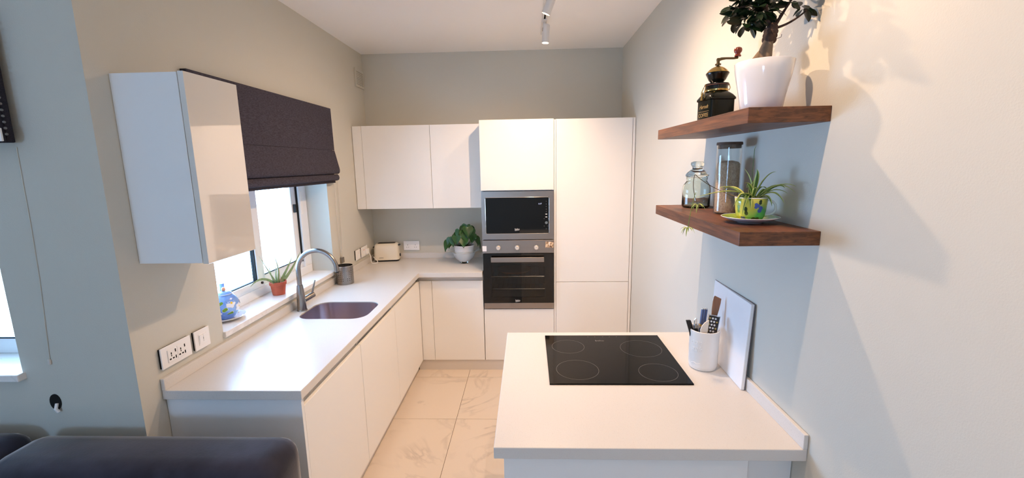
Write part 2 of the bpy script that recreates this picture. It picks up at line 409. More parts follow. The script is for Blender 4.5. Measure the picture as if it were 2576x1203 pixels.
# living room window
wn2 = thing('window_2', None, None, ((LX0+LX1)/2, Y0+.15, LZ0), kind='structure')
B(LX0-.004, LX1+.012, Y0-.03, Y0+.24, LZ0+.001, 1.03).build('window_sill', 'sill', wn2, bevel=.004)
fy0, fy1 = Y0+.17, Y0+.225
B(LX0, LX1, fy0, fy1, 1.03, 1.10).build('frame_rail', 'pvc', wn2, bevel=.003)
B(LX0, LX1, fy0, fy1, LZ1-.06, LZ1).build('frame_rail', 'pvc', wn2, bevel=.003)
for a, b in ((LX0, LX0+.05), (-2.66, -2.60), (LX1-.012, LX1)):
    B(a, b, fy0, fy1, 1.10, LZ1-.06).build('frame_stile', 'pvc', wn2, bevel=.002)
for a, b in ((LX0+.05, -2.66), (-2.60, LX1-.012)):
    B(a, b, fy0+.025, fy0+.03, 1.10, LZ1-.06).build('pane', 'window_glass', wn2)
B(LX0, LX1-.001, fy0-.005, fy0-.0001, 1.098, 1.104).build('gasket', 'gasket', wn2)
# unseen window behind the camera, added as a daylight source
wn3 = thing('window_added', None, None, ((PX0+PX1)/2, YR-.1, PZ0), kind='structure')
B(PX0, PX1, YR-.15, YR-.08, PZ0, PZ0+.06).build('frame_rail', 'pvc', wn3)
B(PX0, PX1, YR-.15, YR-.08, PZ1-.06, PZ1).build('frame_rail', 'pvc', wn3)
for a in (PX0, (PX0+PX1)/2-.03, PX1-.06): B(a, a+.06, YR-.15, YR-.08, PZ0+.06, PZ1-.06).build('frame_stile', 'pvc', wn3)
for a, b in ((PX0+.06, (PX0+PX1)/2-.03), ((PX0+PX1)/2+.03, PX1-.06)):
    B(a, b, YR-.12, YR-.115, PZ0+.06, PZ1-.06).build('pane', 'window_glass', wn3)

# ================================================================== KITCHEN FURNITURE
DX = -.94            # door face of the left run
# left base cabinets
units = [(1.646, 2.268, 'white handleless base cabinet beside the grey end panel'),
         (2.270, 2.902, 'white handleless base cabinet under the sink'),
         (2.904, 3.600, 'white handleless base cabinet running into the corner')]
for a, b, lab in units:
    c = thing('base_cabinet', lab, 'cabinet', ((XL+DX)/2, (a+b)/2, 0), group='base cabinets under the sink worktop')
    if a > 2.2 and b < 3:   # sink unit stays open above for the bowl
        gg = G().box(XL+.006, DX-.024, a+.001, a+.017, .10, .855).box(XL+.006, DX-.024, b-.017, b-.001, .10, .855).box(XL+.006, DX-.024, a+.017, b-.017, .10, .116).box(XL+.006, XL+.012, a+.017, b-.017, .116, .855)
    else:
        gg = G().box(XL+.006, DX-.024, a+.001, b-.001, .10, .812).box(XL+.006, DX-.05, a+.001, b-.001, .812, .858)
    gg.build('carcass', 'laminate', c)
    B(DX-.0205, DX, a+.0015, b-.0015, .098, .815).build('door', 'laminate', c, bevel=.0012, bseg=1)
    B(DX-.034, DX-.030, a+.001, b-.001, .806, .857).build('finger_channel', 'channel', c)
B(XL+.002, DX+.001, 1.626, 1.6445, 0, .858).build('end_panel', 'grey_panel', bevel=.001, label='pale grey panel closing the end of the sink run beside the sofa', cat='panel')
B(DX-.062, DX-.046, 1.6455, 3.61, 0, .096).build('plinth', 'plinth', label='cream kickboard under the sink run of cabinets', cat='plinth')
# corner filler and back run
YD = 3.604
B(DX+.0005, -.8345, YD, YD+.02, .098, .815).build('corner_filler', 'laminate', label='narrow white filler strip in the inside corner of the base cabinets', cat='panel')
c = thing('base_cabinet', 'white handleless base cabinet between the corner and the oven tower', 'cabinet', (-.61, 3.88, 0))
G().box(-.832, -.394, YD+.024, YB-.006, .10, .812).box(-.832, -.394, YD+.05, YB-.006, .812, .858).build('carcass', 'laminate', c)
B(-.832, -.3935, YD, YD+.0205, .098, .815).build('door', 'laminate', c, bevel=.0012, bseg=1)
B(-.9695, -.3945, YD+.030, YD+.034, .806, .857).build('finger_channel', 'channel', c)
B(DX-.04, XR-.002, YD+.012, YD+.028, 0, .095).build('plinth', 'plinth', label='cream kickboard under the back wall cabinets and oven tower', cat='plinth')
# L worktop with upstands and the sink cut-out
wf = -.927
SX0, SX1, SY0, SY1 = -1.405, -.985, 2.452, 2.782
wt = thing('worktop', 'white speckled quartz worktop with upstand running along window wall and back wall', 'worktop', (-1.2, 2.9, .86))
slab_with_hole([(XL+.001, 1.611), (wf, 1.611), (wf, 3.55), (-.3915, 3.55), (-.3915, YB-.001), (XL+.001, YB-.001)], [rrect(SX0, SX1, SY0, SY1, .085, 8)[::-1]], .86, W).build('slab', 'quartz', wt, bevel=.0025, bseg=2)
B(XL+.001, XL+.017, 1.611, YB-.001, W, .95).build('upstand', 'quartz', wt, bevel=.002)
B(XL+.017, -.3915, YB-.017, YB-.001, W, .95).build('upstand', 'quartz', wt, bevel=.002)
# sink
sk = thing('sink', 'undermounted stainless steel sink with rounded corners below the worktop', 'sink', ((SX0+SX1)/2, (SY0+SY1)/2, .70))
g = G(); rows = []
for inset, z, r in ((.0015, .893, .0835), (.0015, .85, .0835), (.006, .74, .085), (.02, .715, .075), (.05, .705, .06)):
    rows.append([(x, y, z) for x, y in rrect(SX0+inset, SX1-inset, SY0+inset, SY1-inset, r, 8)])
g.strip(rows, close=True); n = len(rows[0]); g.f.append(tuple(len(g.v)-n+k for k in range(n))); g.m.append(0)
g.build('bowl', 'sink_steel', sk, smooth=True, ang=50)
g = G().lathe([(0, .003), (.012, .003), (.03, .001), (.038, .0005), (.042, 0), (.042, -.001)], ((SX0+SX1)/2, SY1-.1, .706)); g.build('drain', 'chrome', sk, smooth=True)
# mixer tap
fx, fy = -1.437, 2.61
tp = thing('kitchen_tap', 'brushed steel arched mixer tap behind the sink', 'tap', (fx, fy, W))
G().lathe([(0, 0), (.031, 0), (.031, .004), (.029, .006)], (fx, fy, W), 32).build('base_ring', 'steel', tp, smooth=True)
G().lathe([(.028, .006), (.0265, .04), (.0245, .09), (.0215, .13), (.0185, .155), (.0168, .165), (0, .165)], (fx, fy, W), 32).build('body', 'steel', tp, smooth=True)
R_ = .122; zc_ = 1.162
pts = [(fx, fy, 1.06), (fx, fy, 1.11)]+[(fx+R_-R_*math.cos(PI*k/24), fy, zc_+R_*math.sin(PI*k/24)) for k in range(25)]
pts.append((fx+2*R_+.002, fy, zc_-.012))
G().tube(pts, .0142, 16).build('spout', 'steel', tp, smooth=True, ang=50)
G().cyl((fx+2*R_+.002, fy, zc_-.0121), (fx+2*R_+.002, fy, zc_-.018), .0125, 16).build('aerator', 'black_plastic', tp)
G().cyl((fx+.006, fy+.018, .962), (fx+.026, fy+.078, .972), .0185, 20).build('handle_hub', 'steel', tp, smooth=True)
G().cyl((fx+.026, fy+.0782, .972), (fx+.032, fy+.096, .975), .0185, 20).build('handle_cap', 'steel', tp, smooth=True)
G().tube([(fx+.03, fy+.086, .985), (fx+.034, fy+.10, 1.02), (fx+.04, fy+.118, 1.065)], [.007, .006, .0035], 10).build('lever', 'steel', tp, smooth=True)

# wall cabinet by the window
cb = thing('wall_cabinet', 'tall narrow white wall cabinet with glossy door beside the dark blind', 'cabinet', (-1.37, 1.75, 1.432))
B(XL+.001, -1.2565, 1.606, 1.9, 1.434, 2.138).build('carcass', 'grey_panel', cb, bevel=.001)
B(-1.2535, -1.232, 1.606, 1.9, 1.431, 2.141).build('door', 'gloss_white', cb, bevel=.0012)
# upper wall cabinets on the back wall
ycf = 3.81
for a, b, lab in ((-1.424, -.836, 'wide white upper wall cabinet above the toaster'), (-.833, -.3925, 'white upper wall cabinet next to the oven tower above the potted plant')):
    c = thing('upper_cabinet', lab, 'cabinet', ((a+b)/2, 4.0, 1.42), group='upper cabinets on back wall')
    B(a+.001, b-.001, ycf+.0225, YB-.001, 1.422, 2.125).build('carcass', 'laminate', c)
    B(a, b, ycf, ycf+.02, 1.418, 2.131).build('door', 'laminate', c, bevel=.0012, bseg=1)
B(XL+.004, -1.4265, ycf, ycf+.02, 1.418, 2.131).build('corner_filler', 'laminate', bevel=.001, bseg=1, label='narrow white filler strip between the window wall and upper cabinet', cat='panel')
# oven tower
tx0, tx1 = -.389, .2105
tw = thing('oven_tower', 'tall white cabinet housing the microwave and oven', 'cabinet', ((tx0+tx1)/2, 3.89, 0))
g = G().box(tx0, tx0+.008, YD+.022, YB-.002, .1, 2.138).box(tx1-.008, tx1, YD+.022, YB-.002, .1, 2.138).box(tx0+.008, tx1-.008, YD+.022, YB-.002, 2.12, 2.138)
g.box(tx0+.008, tx1-.008, YD+.022, YB-.002, 1.5715, 1.578).box(tx0+.008, tx1-.008, YD+.03, YB-.002, 1.1655, 1.169).box(tx0+.008, tx1-.008, YD+.022, YB-.002, .556, .5695).box(tx0+.008, tx1-.008, YB-.01, YB-.002, .1, 2.12).box(tx0+.008, tx1-.008, YD+.022, YB-.002, .1, .116)
g.build('carcass', 'laminate', tw)
B(tx0+.001, tx1-.001, YD, YD+.0205, 1.577, 2.141).build('door', 'laminate', tw, bevel=.0012, bseg=1)
B(tx0+.001, tx1-.001, YD, YD+.0205, .098, .562).build('door', 'laminate', tw, bevel=.0012, bseg=1)
# integrated fridge
fr = thing('fridge_cabinet', 'tall white integrated fridge cabinet next to the oven tower', 'cabinet', (.53, 3.89, 0))
G().box(.212, .226, YD+.004, YB-.002, .098, 2.135).box(.226, XR-.003, YD+.026, YB-.002, .1, 2.132).build('carcass', 'laminate', fr)
B(.2285, .834, YD, YD+.0225, .8, 2.137).build('door', 'laminate', fr, bevel=.0012, bseg=1)
B(.2285, .834, YD, YD+.0225, .098, .7965).build('door', 'laminate', fr, bevel=.0012, bseg=1)
B(.8375, XR-.004, YD, YD+.0225, .098, 2.137).build('filler', 'laminate', fr)
# microwave
mw = thing('microwave', 'built-in steel framed microwave with black glass door above the oven', 'microwave', (-.09, 3.62, 1.17))
B(-.37, .19, YD+.006, YD+.45, 1.1705, 1.5705).build('body', 'black_plastic', mw)
ox0, ox1, oz0, oz1 = tx0+.003, tx1-.002, 1.171, 1.5695
gx0, gx1, gz0, gz1 = -.352, .169, 1.221, 1.519
g = G().box(ox0, gx0-.002, YD-.014, YD+.005, oz0, oz1).box(gx1+.002, ox1, YD-.014, YD+.005, oz0, oz1).box(gx0-.002, gx1+.002, YD-.014, YD+.005, oz0, gz0-.002).box(gx0-.002, gx1+.002, YD-.014, YD+.005, gz1+.002, oz1)
g.build('front_frame', 'steel_h', mw)
G().tube([(x, YD-.0145, z) for x, z in rrect(gx0-.001, gx1+.001, gz0-.001, gz1+.001, .012, 4)], .0013, 6, closed=True).build('rim', 'chrome', mw, smooth=True)
G().prism(rrect(gx0, gx1, gz0, gz1, .011, 4), 'y', YD-.0135, YD+.004).build('door_glass', 'black_glass', mw)
yy = YD-.0139
FY = lambda x, z, y=yy: frame3((x, y, z), (1, 0, 0), (0, -1, 0))
def child_text(nm, body, size, mt, par, x, z, y=yy, **k):
    ro = root_of(par).location
    return text_mesh(nm, body, size, mt, par, Matrix.Translation(-ro) @ FY(x, z, y), **k)
k = G().cyl((.147, yy, 1.311), (.147, yy-.018, 1.311), .0115, 20).build('knob', 'chrome', mw, smooth=True)
child_text('clock_display', '1:17', .016, 'display', mw, .095, 1.465, shear=.1)
for z in (1.485, 1.462, 1.442, 1.421, 1.40): B(.1455, .1485, yy-.0004, yy+.0002, z-.003, z+.003).build('touch_mark', 'print_grey', mw)
for z in (1.379, 1.356): G().prism([(.137, z), (.147, z+.004), (.157, z), (.147, z-.004)], 'y', yy-.0004, yy+.0002).build('touch_mark', 'print_white', mw)
for x, z in ((.13, 1.342), (.164, 1.342), (.13, 1.281), (.16, 1.281), (.147, 1.257)): B(x-.004, x+.004, yy-.0004, yy+.0002, z-.0015, z+.0015).build('touch_mark', 'print_grey', mw)
def beko(par, x, z, y):
    child_text('logo', 'beko', .02, 'print_white', par, x, z, y, extrude=.0003)
    ro = par.location
    G().prism([(x-.02, z-.0125), (x-.02, z-.010), (x, z-.0085), (x+.019, z-.0075), (x+.019, z-.0082), (x-.002, z-.0108)], 'y', y-.0004, y+.0002).build('logo_swoosh', 'print_white', par)
beko(mw, -.094, 1.257, yy)
# oven
ov = thing('oven', 'built-in electric oven with steel control panel and black glass door', 'oven', (-.09, 3.62, .57))
cx0, cx1 = -.33, .15
g = G().box(-.375, cx0, YD+.006, YD+.5, .575, 1.16).box(cx1, .195, YD+.006, YD+.5, .575, 1.16).box(cx0, cx1, YD+.006, YD+.5, .575, .65).box(cx0, cx1, YD+.006, YD+.5, .985, 1.16).box(cx0, cx1, YD+.48, YD+.5, .65, .985)
g.build('cavity', 'oven_inside', ov)
B(ox0, ox1, YD-.018, YD+.005, 1.0555, 1.1645).build('control_panel', 'steel_h', ov, bevel=.0015)
B(ox0+.002, ox1, YD-.012, YD+.005, .571, .6205).build('bottom_trim', 'steel_h', ov, bevel=.001)
wx0, wx1, wz0, wz1 = -.317, .134, .672, .965
g = G().box(ox0+.002, wx0, YD-.018, YD+.005, .6225, 1.0525).box(wx1, ox1, YD-.018, YD+.005, .6225, 1.0525).box(wx0, wx1, YD-.018, YD+.005, .6225, wz0).box(wx0, wx1, YD-.018, YD+.005, wz1, 1.0525)
dr = g.build('door', 'black_glass', ov)
B(wx0, wx1, YD-.0175, YD-.0135, wz0, wz1).build('window', 'oven_glass', dr)
h = B(-.315, .126, YD-.062, YD-.048, .987, 1.028).build('handle', 'steel_h', dr, bevel=.002)
for x in (-.295, .106): B(x-.008, x+.008, YD-.0478, YD-.018, .999, 1.016).build('handle_post', 'steel_h', dr)
beko(ov, -.097, .645, YD-.0182)
for x in (-.253, -.096, .063):
    kn = G().lathe([(0, .022), (.014, .022), (.0165, .019), (.0175, .004), (.019, 0), (0, 0)], (0, 0, 0), 24)
    kn.xf(Matrix.Translation((x, YD-.0182, 1.102)) @ Matrix.Rotation(PI/2, 4, 'X')); kn.build('knob', 'knob_metal', ov, smooth=True)
    B(x-.001, x+.001, YD-.0408, YD-.0403, 1.106, 1.114).build('knob_mark', 'print_dark', ov)
    for k in range(10):
        a = math.radians(-50+k*31) + PI/2
        if k in (4, 5): continue
        px, pz = x+.031*math.cos(a), 1.102+.027*math.sin(a)
        B(px-.0022, px+.0022, YD-.0186, YD-.0179, pz-.0013, pz+.0013).build('dial_mark', 'print_grey', ov)
for z in (.845, .735):
    g = G().tube([(cx0+.004, YD+.02, z), (cx1-.004, YD+.02, z)], .0035, 6).tube([(cx0+.004, YD+.4, z), (cx1-.004, YD+.4, z)], .0035, 6)
    for k in range(12):
        x = cx0+.02+k*(cx1-cx0-.04)/11; g.tube([(x, YD+.02, z), (x, YD+.4, z)], .0016, 5)
    g.build('oven_rack', 'wire', ov)
G().lathe([(0, 0), (.12, 0), (.15, .018), (.153, .018), (.124, -.003), (0, -.003)], (-.13, YD+.2, .853), 32).build('baking_dish', 'stone', ov, smooth=True)
B(ox0-.001, -.352, YD-.0190, YD-.0181, 1.073, 1.118).build('sticker', 'sticker_white', ov)
B(ox0+.001, -.356, YD-.0194, YD-.0190, 1.085, 1.112).build('sticker_panel', 'grey_panel', ov)
st = B(.139, ox1-.003, YD-.0190, YD-.0181, 1.10, 1.150).build('photo_sticker', 'sticker_photo', ov)
B(.168, .174, YD-.0194, YD-.0190, 1.12, 1.150).build('sticker_panel', 'print_white', st)
B(.155, .19, YD-.0193, YD-.0190, 1.106, 1.109).build('sticker_line', 'print_dark', st)

# ================================================================== PENINSULA
px0, py0, py1 = -.119, 1.262, 2.23
pw = thing('worktop', 'white speckled quartz worktop of the peninsula with low upstand on the right wall', 'worktop', (.37, 1.75, .86))
hx0, hx1, hy0, hy1 = .0795, .6595, 1.664, 2.174
slab_with_hole([(px0, py0), (XR-.001, py0), (XR-.001, py1), (px0, py1)], [[(hx0+.02, hy0+.02), (hx0+.02, hy1-.02), (hx1-.02, hy1-.02), (hx1-.02, hy0+.02)]], .86, W).build('slab', 'quartz', pw, bevel=.0025)
B(XR-.015, XR-.001, py0, py1, W, .95).build('upstand', 'quartz', pw, bevel=.002)
pc = thing('peninsula_cabinet', 'white base cabinet block carrying the induction hob', 'cabinet', (.37, 1.75, 0))
B(-.085, .70, 1.304, 2.18, .10, .80).build('carcass', 'laminate', pc)
B(-.088, .692, 1.282, 1.302, 0, .858).build('back_panel', 'grey_panel', pc, bevel=.001)
B(-.07, .68, 1.31, 2.13, 0, .099).build('kickboard', 'plinth', pc)
for a, b in ((-.086, .306), (.309, .70)): B(a, b, 2.182, 2.2, .1, .815).build('door', 'laminate', pc, bevel=.001)
B(.703, XR-.003, 1.33, 1.35, 0, .857).build('filler_panel', 'grey_panel', label='recessed grey filler panel between the peninsula and the right wall', cat='panel')
# hob
hb = thing('induction_hob', 'black glass induction hob set in the peninsula worktop', 'hob', ((hx0+hx1)/2, (hy0+hy1)/2, W))
B(hx0, hx1, hy0, hy1, W+.0003, W+.006).build('glass', 'hob_glass', hb, bevel=.0015)
B(hx0+.024, hx1-.024, hy0+.024, hy1-.024, .84, W+.0002).build('tray', 'black_plastic', hb)
for x, y, r in ((.187, 2.032, .078), (.206, 1.789, .091), (.533, 2.008, .096), (.545, 1.764, .08)):
    G().lathe([(r-.0005, 0), (r+.0005, 0), (r+.0005, .0003), (r-.0005, .0003), (r-.0005, 0)], (x, y, W+.006), 64).build('zone_ring', 'hob_mark', hb)
text_mesh('logo', 'beko', .022, 'hob_mark', hb, Matrix.Translation(-hb.location) @ Matrix.Translation((.351, 2.102, W+.0062)), extrude=.0001)
for x in (.30, .335, .375, .41, .445): B(x-.002, x+.002, 2.15, 2.153, W+.006, W+.0063).build('touch_mark', 'hob_mark', hb)

# ================================================================== SHELVES
for x0, y0, y1, z0, z1, lab in ((.6285, 1.3131, 2.1917, 1.8948, 1.9388, 'thick walnut floating shelf holding the coffee mill and bonsai'),
                                (.6245, 1.3052, 2.1673, 1.5378, 1.5805, 'thick walnut floating shelf holding the glass jars and spider plant')):
    B(x0, XR-.0005, y0, y1, z0, z1).build('floating_shelf', 'walnut', bevel=.0015, label=lab, cat='shelf', group='walnut shelves on the right wall')

# ================================================================== WINDOW DRESSING
bl = thing('roman_blind', 'dark grey fabric roman blind half lowered over the kitchen window', 'blind', (XL+.03, 2.63, 1.67))
BY0, BY1 = 1.945, 3.35
def bprism(nm, prof, m='blind', y0=BY0, y1=BY1, **k):
    G().prism([(XL+a, z) for a, z in prof], 'y', y0, y1).build(nm, m, bl, smooth=True, ang=40, **k)
B(XL+.001, XL+.03, BY0+.005, BY1-.005, 2.19, 2.224).build('headrail', 'blind_dark', bl)
bprism('upper_panel', [(.0305, 2.222), (.036, 2.222), (.040, 1.916), (.0345, 1.916)])
bprism('front_fold', [(.030, 1.913), (.040, 1.9145), (.048, 1.88), (.058, 1.83), (.068, 1.785), (.071, 1.765), (.068, 1.748), (.058, 1.739), (.045, 1.738), (.034, 1.745)])
bprism('lower_fold', [(.028, 1.735), (.05, 1.7355), (.060, 1.725), (.063, 1.708), (.058, 1.694), (.045, 1.688), (.028, 1.69)])
bprism('light_stop', [(.0225, 2.2), (.0265, 2.2), (.0265, 1.69), (.0225, 1.69)], 'blind_dark', y1=BY1-.01)  # added panel that stops daylight leaking between the folds
bprism('bottom_bar', [(.018, 1.687), (.042, 1.687), (.042, 1.672), (.018, 1.672)], 'blind_dark', y1=BY1-.03)
cc = thing('blind_cord', 'pale looped blind cord with clear holder hanging beside the window', 'cord', (XL+.012, 3.39, 1.03))
for y in (3.362, 3.425): G().tube([(XL+.012, y, 1.69), (XL+.012, y-.002, 1.35), (XL+.012, 3.385 if y < 3.4 else 3.40, 1.075)], .0022, 6).build('cord', 'plinth', cc)
B(XL+.001, XL+.022, 3.375, 3.41, 1.03, 1.075).build('holder', 'steel', cc, bevel=.003)
b2 = thing('roman_blind', 'dark grey fabric blind over the window beyond the sofa', 'blind', (-2.6, Y0-.04, 1.89))
B(-3.35, -1.775, Y0-.045, Y0-.02, 1.893, 2.35).build('upper_panel', 'blind_dark', b2, bevel=.004)
B(-3.35, -1.775, Y0-.06, Y0-.0455, 1.893, 2.02).build('front_fold', 'blind_dark', b2, bevel=.004)
g = G()
for k in range(22): g.ball((-1.768, Y0-.05, 2.34-k*.02), .0045, 8)
g.build('bead_chain', 'print_grey', b2, smooth=True)
B(-1.782, -1.768, Y0-.068, Y0-.0605, 1.896, 1.94).build('end_clip', 'white_plastic', b2, bevel=.002)
G().tube([(-1.80, Y0-.002, 1.88), (-1.806, Y0-.002, 1.6), (-1.815, Y0-.002, 1.4), (-1.84, Y0-.002, 1.08)], .0016, 6).build('blind_cord', 'wall', label='thin pale cord running down the wall beside the sofa window', cat='cord')
B(-1.845, -1.835, Y0-.008, Y0-.0005, 1.062, 1.084).build('cord_hook', 'plinth', bevel=.002, label='tiny pale hook on the wall at the end of the cord', cat='hook')
ob = thing('cable_outlet', 'dark oval cable opening with white cable end low on the living room wall', 'outlet', (-1.852, Y0, .87))
G().prism([(-1.852+.023*math.cos(2*PI*k/20)*1.0, .905+.033*math.sin(2*PI*k/20)) for k in range(20)], 'y', Y0-.003, Y0-.0004).build('opening', 'dark_gap', ob)
G().tube([(-1.845, Y0-.004, .90), (-1.842, Y0-.014, .882), (-1.838, Y0-.01, .868)], .006, 8).build('cable_end', 'white_plastic', ob, smooth=True)

# ================================================================== SOCKETS, VENT
def plate_x(name, lab, y0, y1, z0, z1, dark=True):
    o = thing(name, lab, 'socket' if 'socket' in name else 'switch', (XL, (y0+y1)/2, z0))
    B(XL+.0005, XL+.009, y0+.003, y1-.003, z0+.003, z1-.003).build('gap_shade_base', 'dark_gap', o)  # stand-off base coloured near-black as the shadow gap behind the plate
    B(XL+.009, XL+.015, y0, y1, z0, z1).build('plate', 'white_plastic', o, bevel=.0015)
    return o
def holes_x(o, yc, zc, s=1):
    f = XL+.0183
    ins = B(XL+.015, XL+.018, yc-.024, yc+.024, zc-.027, zc+.027).build('insert', 'white_plastic', o, bevel=.001)
    def hole(a, b, c, d): B(f-.0004, f, yc+a, yc+b, zc+c, zc+d).build('slot', 'dark_gap', ins)
    hole(-.010, -.005, .004, .013); hole(-.0095, -.0055, -.004, .002); hole(-.019, -.010, -.017, -.011); hole(-.003, .006, -.017, -.011)
    hole(.012, .0175, .008, .021); hole(.012, .0175, -.02, -.007)
o = plate_x('wall_socket', 'white double socket with universal and usb slots next to the end of the worktop', 1.619, 1.777, .985, 1.074)
holes_x(o, 1.673, 1.029); holes_x(o, 1.723, 1.029)
o = plate_x('wall_switch', 'white square rocker switch between the double socket and the window', 1.800, 1.892, .984, 1.074)
ins = B(XL+.015, XL+.017, 1.822, 1.870, 1.003, 1.055).build('insert', 'white_plastic', o, bevel=.001)
g = G().prism([(XL+.017, 1.008), (XL+.017, 1.05), (XL+.0215, 1.05), (XL+.0175, 1.008)], 'y', 1.825, 1.845); g.build('rocker', 'white_plastic', ins)
B(XL+.017, XL+.0195, 1.848, 1.867, 1.016, 1.05).build('rocker', 'white_plastic', ins, bevel=.0008)
B(XL+.017, XL+.0198, 1.8455, 1.8475, 1.028, 1.036).build('indicator', 'print_dark', ins)
o = plate_x('wall_switch', 'small white switch beside the plugged socket near the toaster', 3.665, 3.765, .985, 1.073)
B(XL+.015, XL+.0185, 3.695, 3.735, 1.0, 1.058).build('rocker', 'white_plastic', o, bevel=.001)
B(XL+.0185, XL+.019, 3.709, 3.719, 1.04, 1.043).build('indicator', 'paint_peach', o)
o = plate_x('wall_socket', 'white socket with the toaster plug in it', 3.79, 3.94, .985, 1.075)
B(XL+.015, XL+.018, 3.815, 3.915, 1.0, 1.06).build('insert', 'white_plastic', o, bevel=.001)
for y in (3.835, 3.85): B(XL+.018, XL+.020, y-.004, y+.004, 1.044, 1.05).build('rocker', 'paint_peach', o)
# back wall double socket
o = thing('wall_socket', 'white double socket on the back wall between the toaster and the plant', 'socket', (-1.14, YB, .978))
B(-1.213, -1.066, YB-.007, YB-.0005, .982, 1.064).build('gap_shade_base', 'dark_gap', o)  # shadow gap around this plate, painted as a dark base
B(-1.217, -1.063, YB-.013, YB-.007, .978, 1.068).build('plate', 'white_plastic', o, bevel=.0015)
for xc in (-1.178, -1.102):
    for dx, dz, a, b in ((0, .012, .002, .004), (-.009, -.01, .0028, .002), (.009, -.01, .0028, .002)):
        B(xc+dx-a, xc+dx+a, YB-.0134, YB-.0128, 1.018+dz-b, 1.018+dz+b).build('slot', 'dark_gap', o)
for xc in (-1.148, -1.132): B(xc-.006, xc+.006, YB-.0155, YB-.013, 1.018, 1.03).build('rocker', 'white_plastic', o, bevel=.0008)
# vent grille high in the corner
vt = thing('vent_grille', 'small square pale vent grille high on window wall in the corner', 'vent', (XL, 4.065, 2.487))
vy0, vy1, vz0, vz1 = 3.968, 4.162, 2.487, 2.642
B(XL+.0004, XL+.002, vy0+.004, vy1-.004, vz0+.004, vz1-.004).build('rear_sheet', 'print_grey', vt)
G().box(XL+.001, XL+.012, vy0, vy0+.018, vz0, vz1).box(XL+.001, XL+.012, vy1-.018, vy1, vz0, vz1).box(XL+.001, XL+.012, vy0+.018, vy1-.018, vz0, vz0+.02).box(XL+.001, XL+.012, vy0+.018, vy1-.018, vz1-.02, vz1).build('frame', 'wall', vt)
for k in range(7): B(XL+.002, XL+.010, vy0+.018, vy1-.018, vz0+.031+k*.0145, vz0+.037+k*.0145).build('slat', 'wall', vt)
for k in range(9): B(XL+.002, XL+.009, vy0+.032+k*.0155, vy0+.036+k*.0155, vz0+.02, vz1-.02).build('bar', 'wall', vt)

# ================================================================== COUNTER ITEMS
# toaster
to = thing('toaster', 'cream two-slice toaster with black base in the worktop corner', 'toaster', (-1.352, 4.064, W+.0005), math.radians(8))
def rr_ring(hx, hy, r, z): return [(x, y, z) for x, y in rrect(-hx, hx, -hy, hy, r, 5)]
g = G(); rows = [rr_ring(.112, .062, .03, .0), rr_ring(.113, .063, .03, .014)]
g.strip(rows, close=True); n = len(rows[0]); g.f += [tuple(range(n))[::-1], tuple(range(n, 2*n))]; g.m += [0, 0]
g.build('base', 'black_plastic', to, smooth=True, world=False)
g = G(); rows = [rr_ring(.116, .065, .03, .0145), rr_ring(.117, .066, .032, .03), rr_ring(.113, .063, .032, .12), rr_ring(.108, .058, .032, .150), rr_ring(.1, .05, .03, .163), rr_ring(.088, .04, .026, .168)]
g.strip(rows, close=True); g.f.append(tuple(len(g.v)-n+k for k in range(n))); g.m.append(0)
g.build('body', 'cream_plastic', to, smooth=True, world=False, ang=60)
G().prism(rrect(-.082, .082, -.032, .032, .012, 4), 'z', .1682, .1698).build('slot_plate', 'bronze', to, world=False)
for y in (-.016, .016): B(-.074, .074, y-.009, y+.009, .1699, .1704).build('slot', 'dark_gap', to, world=False)
G().prism([(-.128, .128), (-.112, .131), (-.108, .141), (-.128, .136)], 'y', -.02, .02).build('side_grip', 'black_plastic', to, world=False)
G().prism([(.128, .146), (.107, .141), (.107, .153), (.122, .152)], 'y', -.02, .02).build('side_grip', 'black_plastic', to, world=False)
G().cyl((.116, 0, .05), (.125, 0, .05), .014, 20).build('dial', 'black_plastic', to, world=False, smooth=True)
text_mesh('logo', 'SIEMENS', .0105, 'print_dark', to, frame3((-.045, -.0665, .037), (1, 0, 0), (0, -1, 0)), extrude=.0004)
pl = thing('plug', 'white plug and cable leading from the wall socket to the toaster', 'plug', (XL+.02, 3.90, 1.0))
B(XL+.0185, XL+.042, 3.868, 3.918, 1.002, 1.05).build('plug_body', 'white_plastic', pl, bevel=.005)
G().tube([(XL+.040, 3.90, 1.01), (XL+.05, 3.905, .985), (XL+.052, 3.908, .955), (XL+.055, 3.905, .925), (XL+.065, 3.90, .908), (XL+.085, 3.912, .9045), (XL+.10, 3.935, .9045), (XL+.098, 3.955, .91), (XL+.085, 3.966, .925), (XL+.062, 3.972, .945), (XL+.05, 3.985, .95)], .0035, 8).build('cable', 'white_plastic', pl, smooth=True)
# cutlery caddy with punched holes
cx, cy, r = -1.421, 3.245, .0625
ca = thing('cutlery_caddy', 'perforated stainless steel cutlery holder standing by the window', 'caddy', (cx, cy, W+.0005))
g = G(); NC, NR = 72, 29; hh = .141
for i in range(NR+1):
    for k in range(NC): g.v.append((cx+r*math.cos(2*PI*k/NC), cy+r*math.sin(2*PI*k/NC), W+.001+hh*i/NR))
for i in range(NR):
    for k in range(NC):
        kk = k % 12
        if kk in (1, 4, 7) and 6 <= i <= 23 and (i-6) % 3 == 0: continue
        g.f.append((i*NC+k, i*NC+(k+1) % NC, (i+1)*NC+(k+1) % NC, (i+1)*NC+k)); g.m.append(0)
g.build('cup', 'steel', ca, smooth=True)
G().lathe([(0, .0), (r-.001, .0), (r-.001, .003), (0, .003)], (cx, cy, W+.0008), 36).build('bottom', 'steel', ca)
G().lathe([(r-.0022, 0), (r+.0012, 0), (r+.0012, .003), (r-.0022, .003), (r-.0022, 0)], (cx, cy, W+.1405), 48).build('rim', 'chrome', ca, smooth=True)
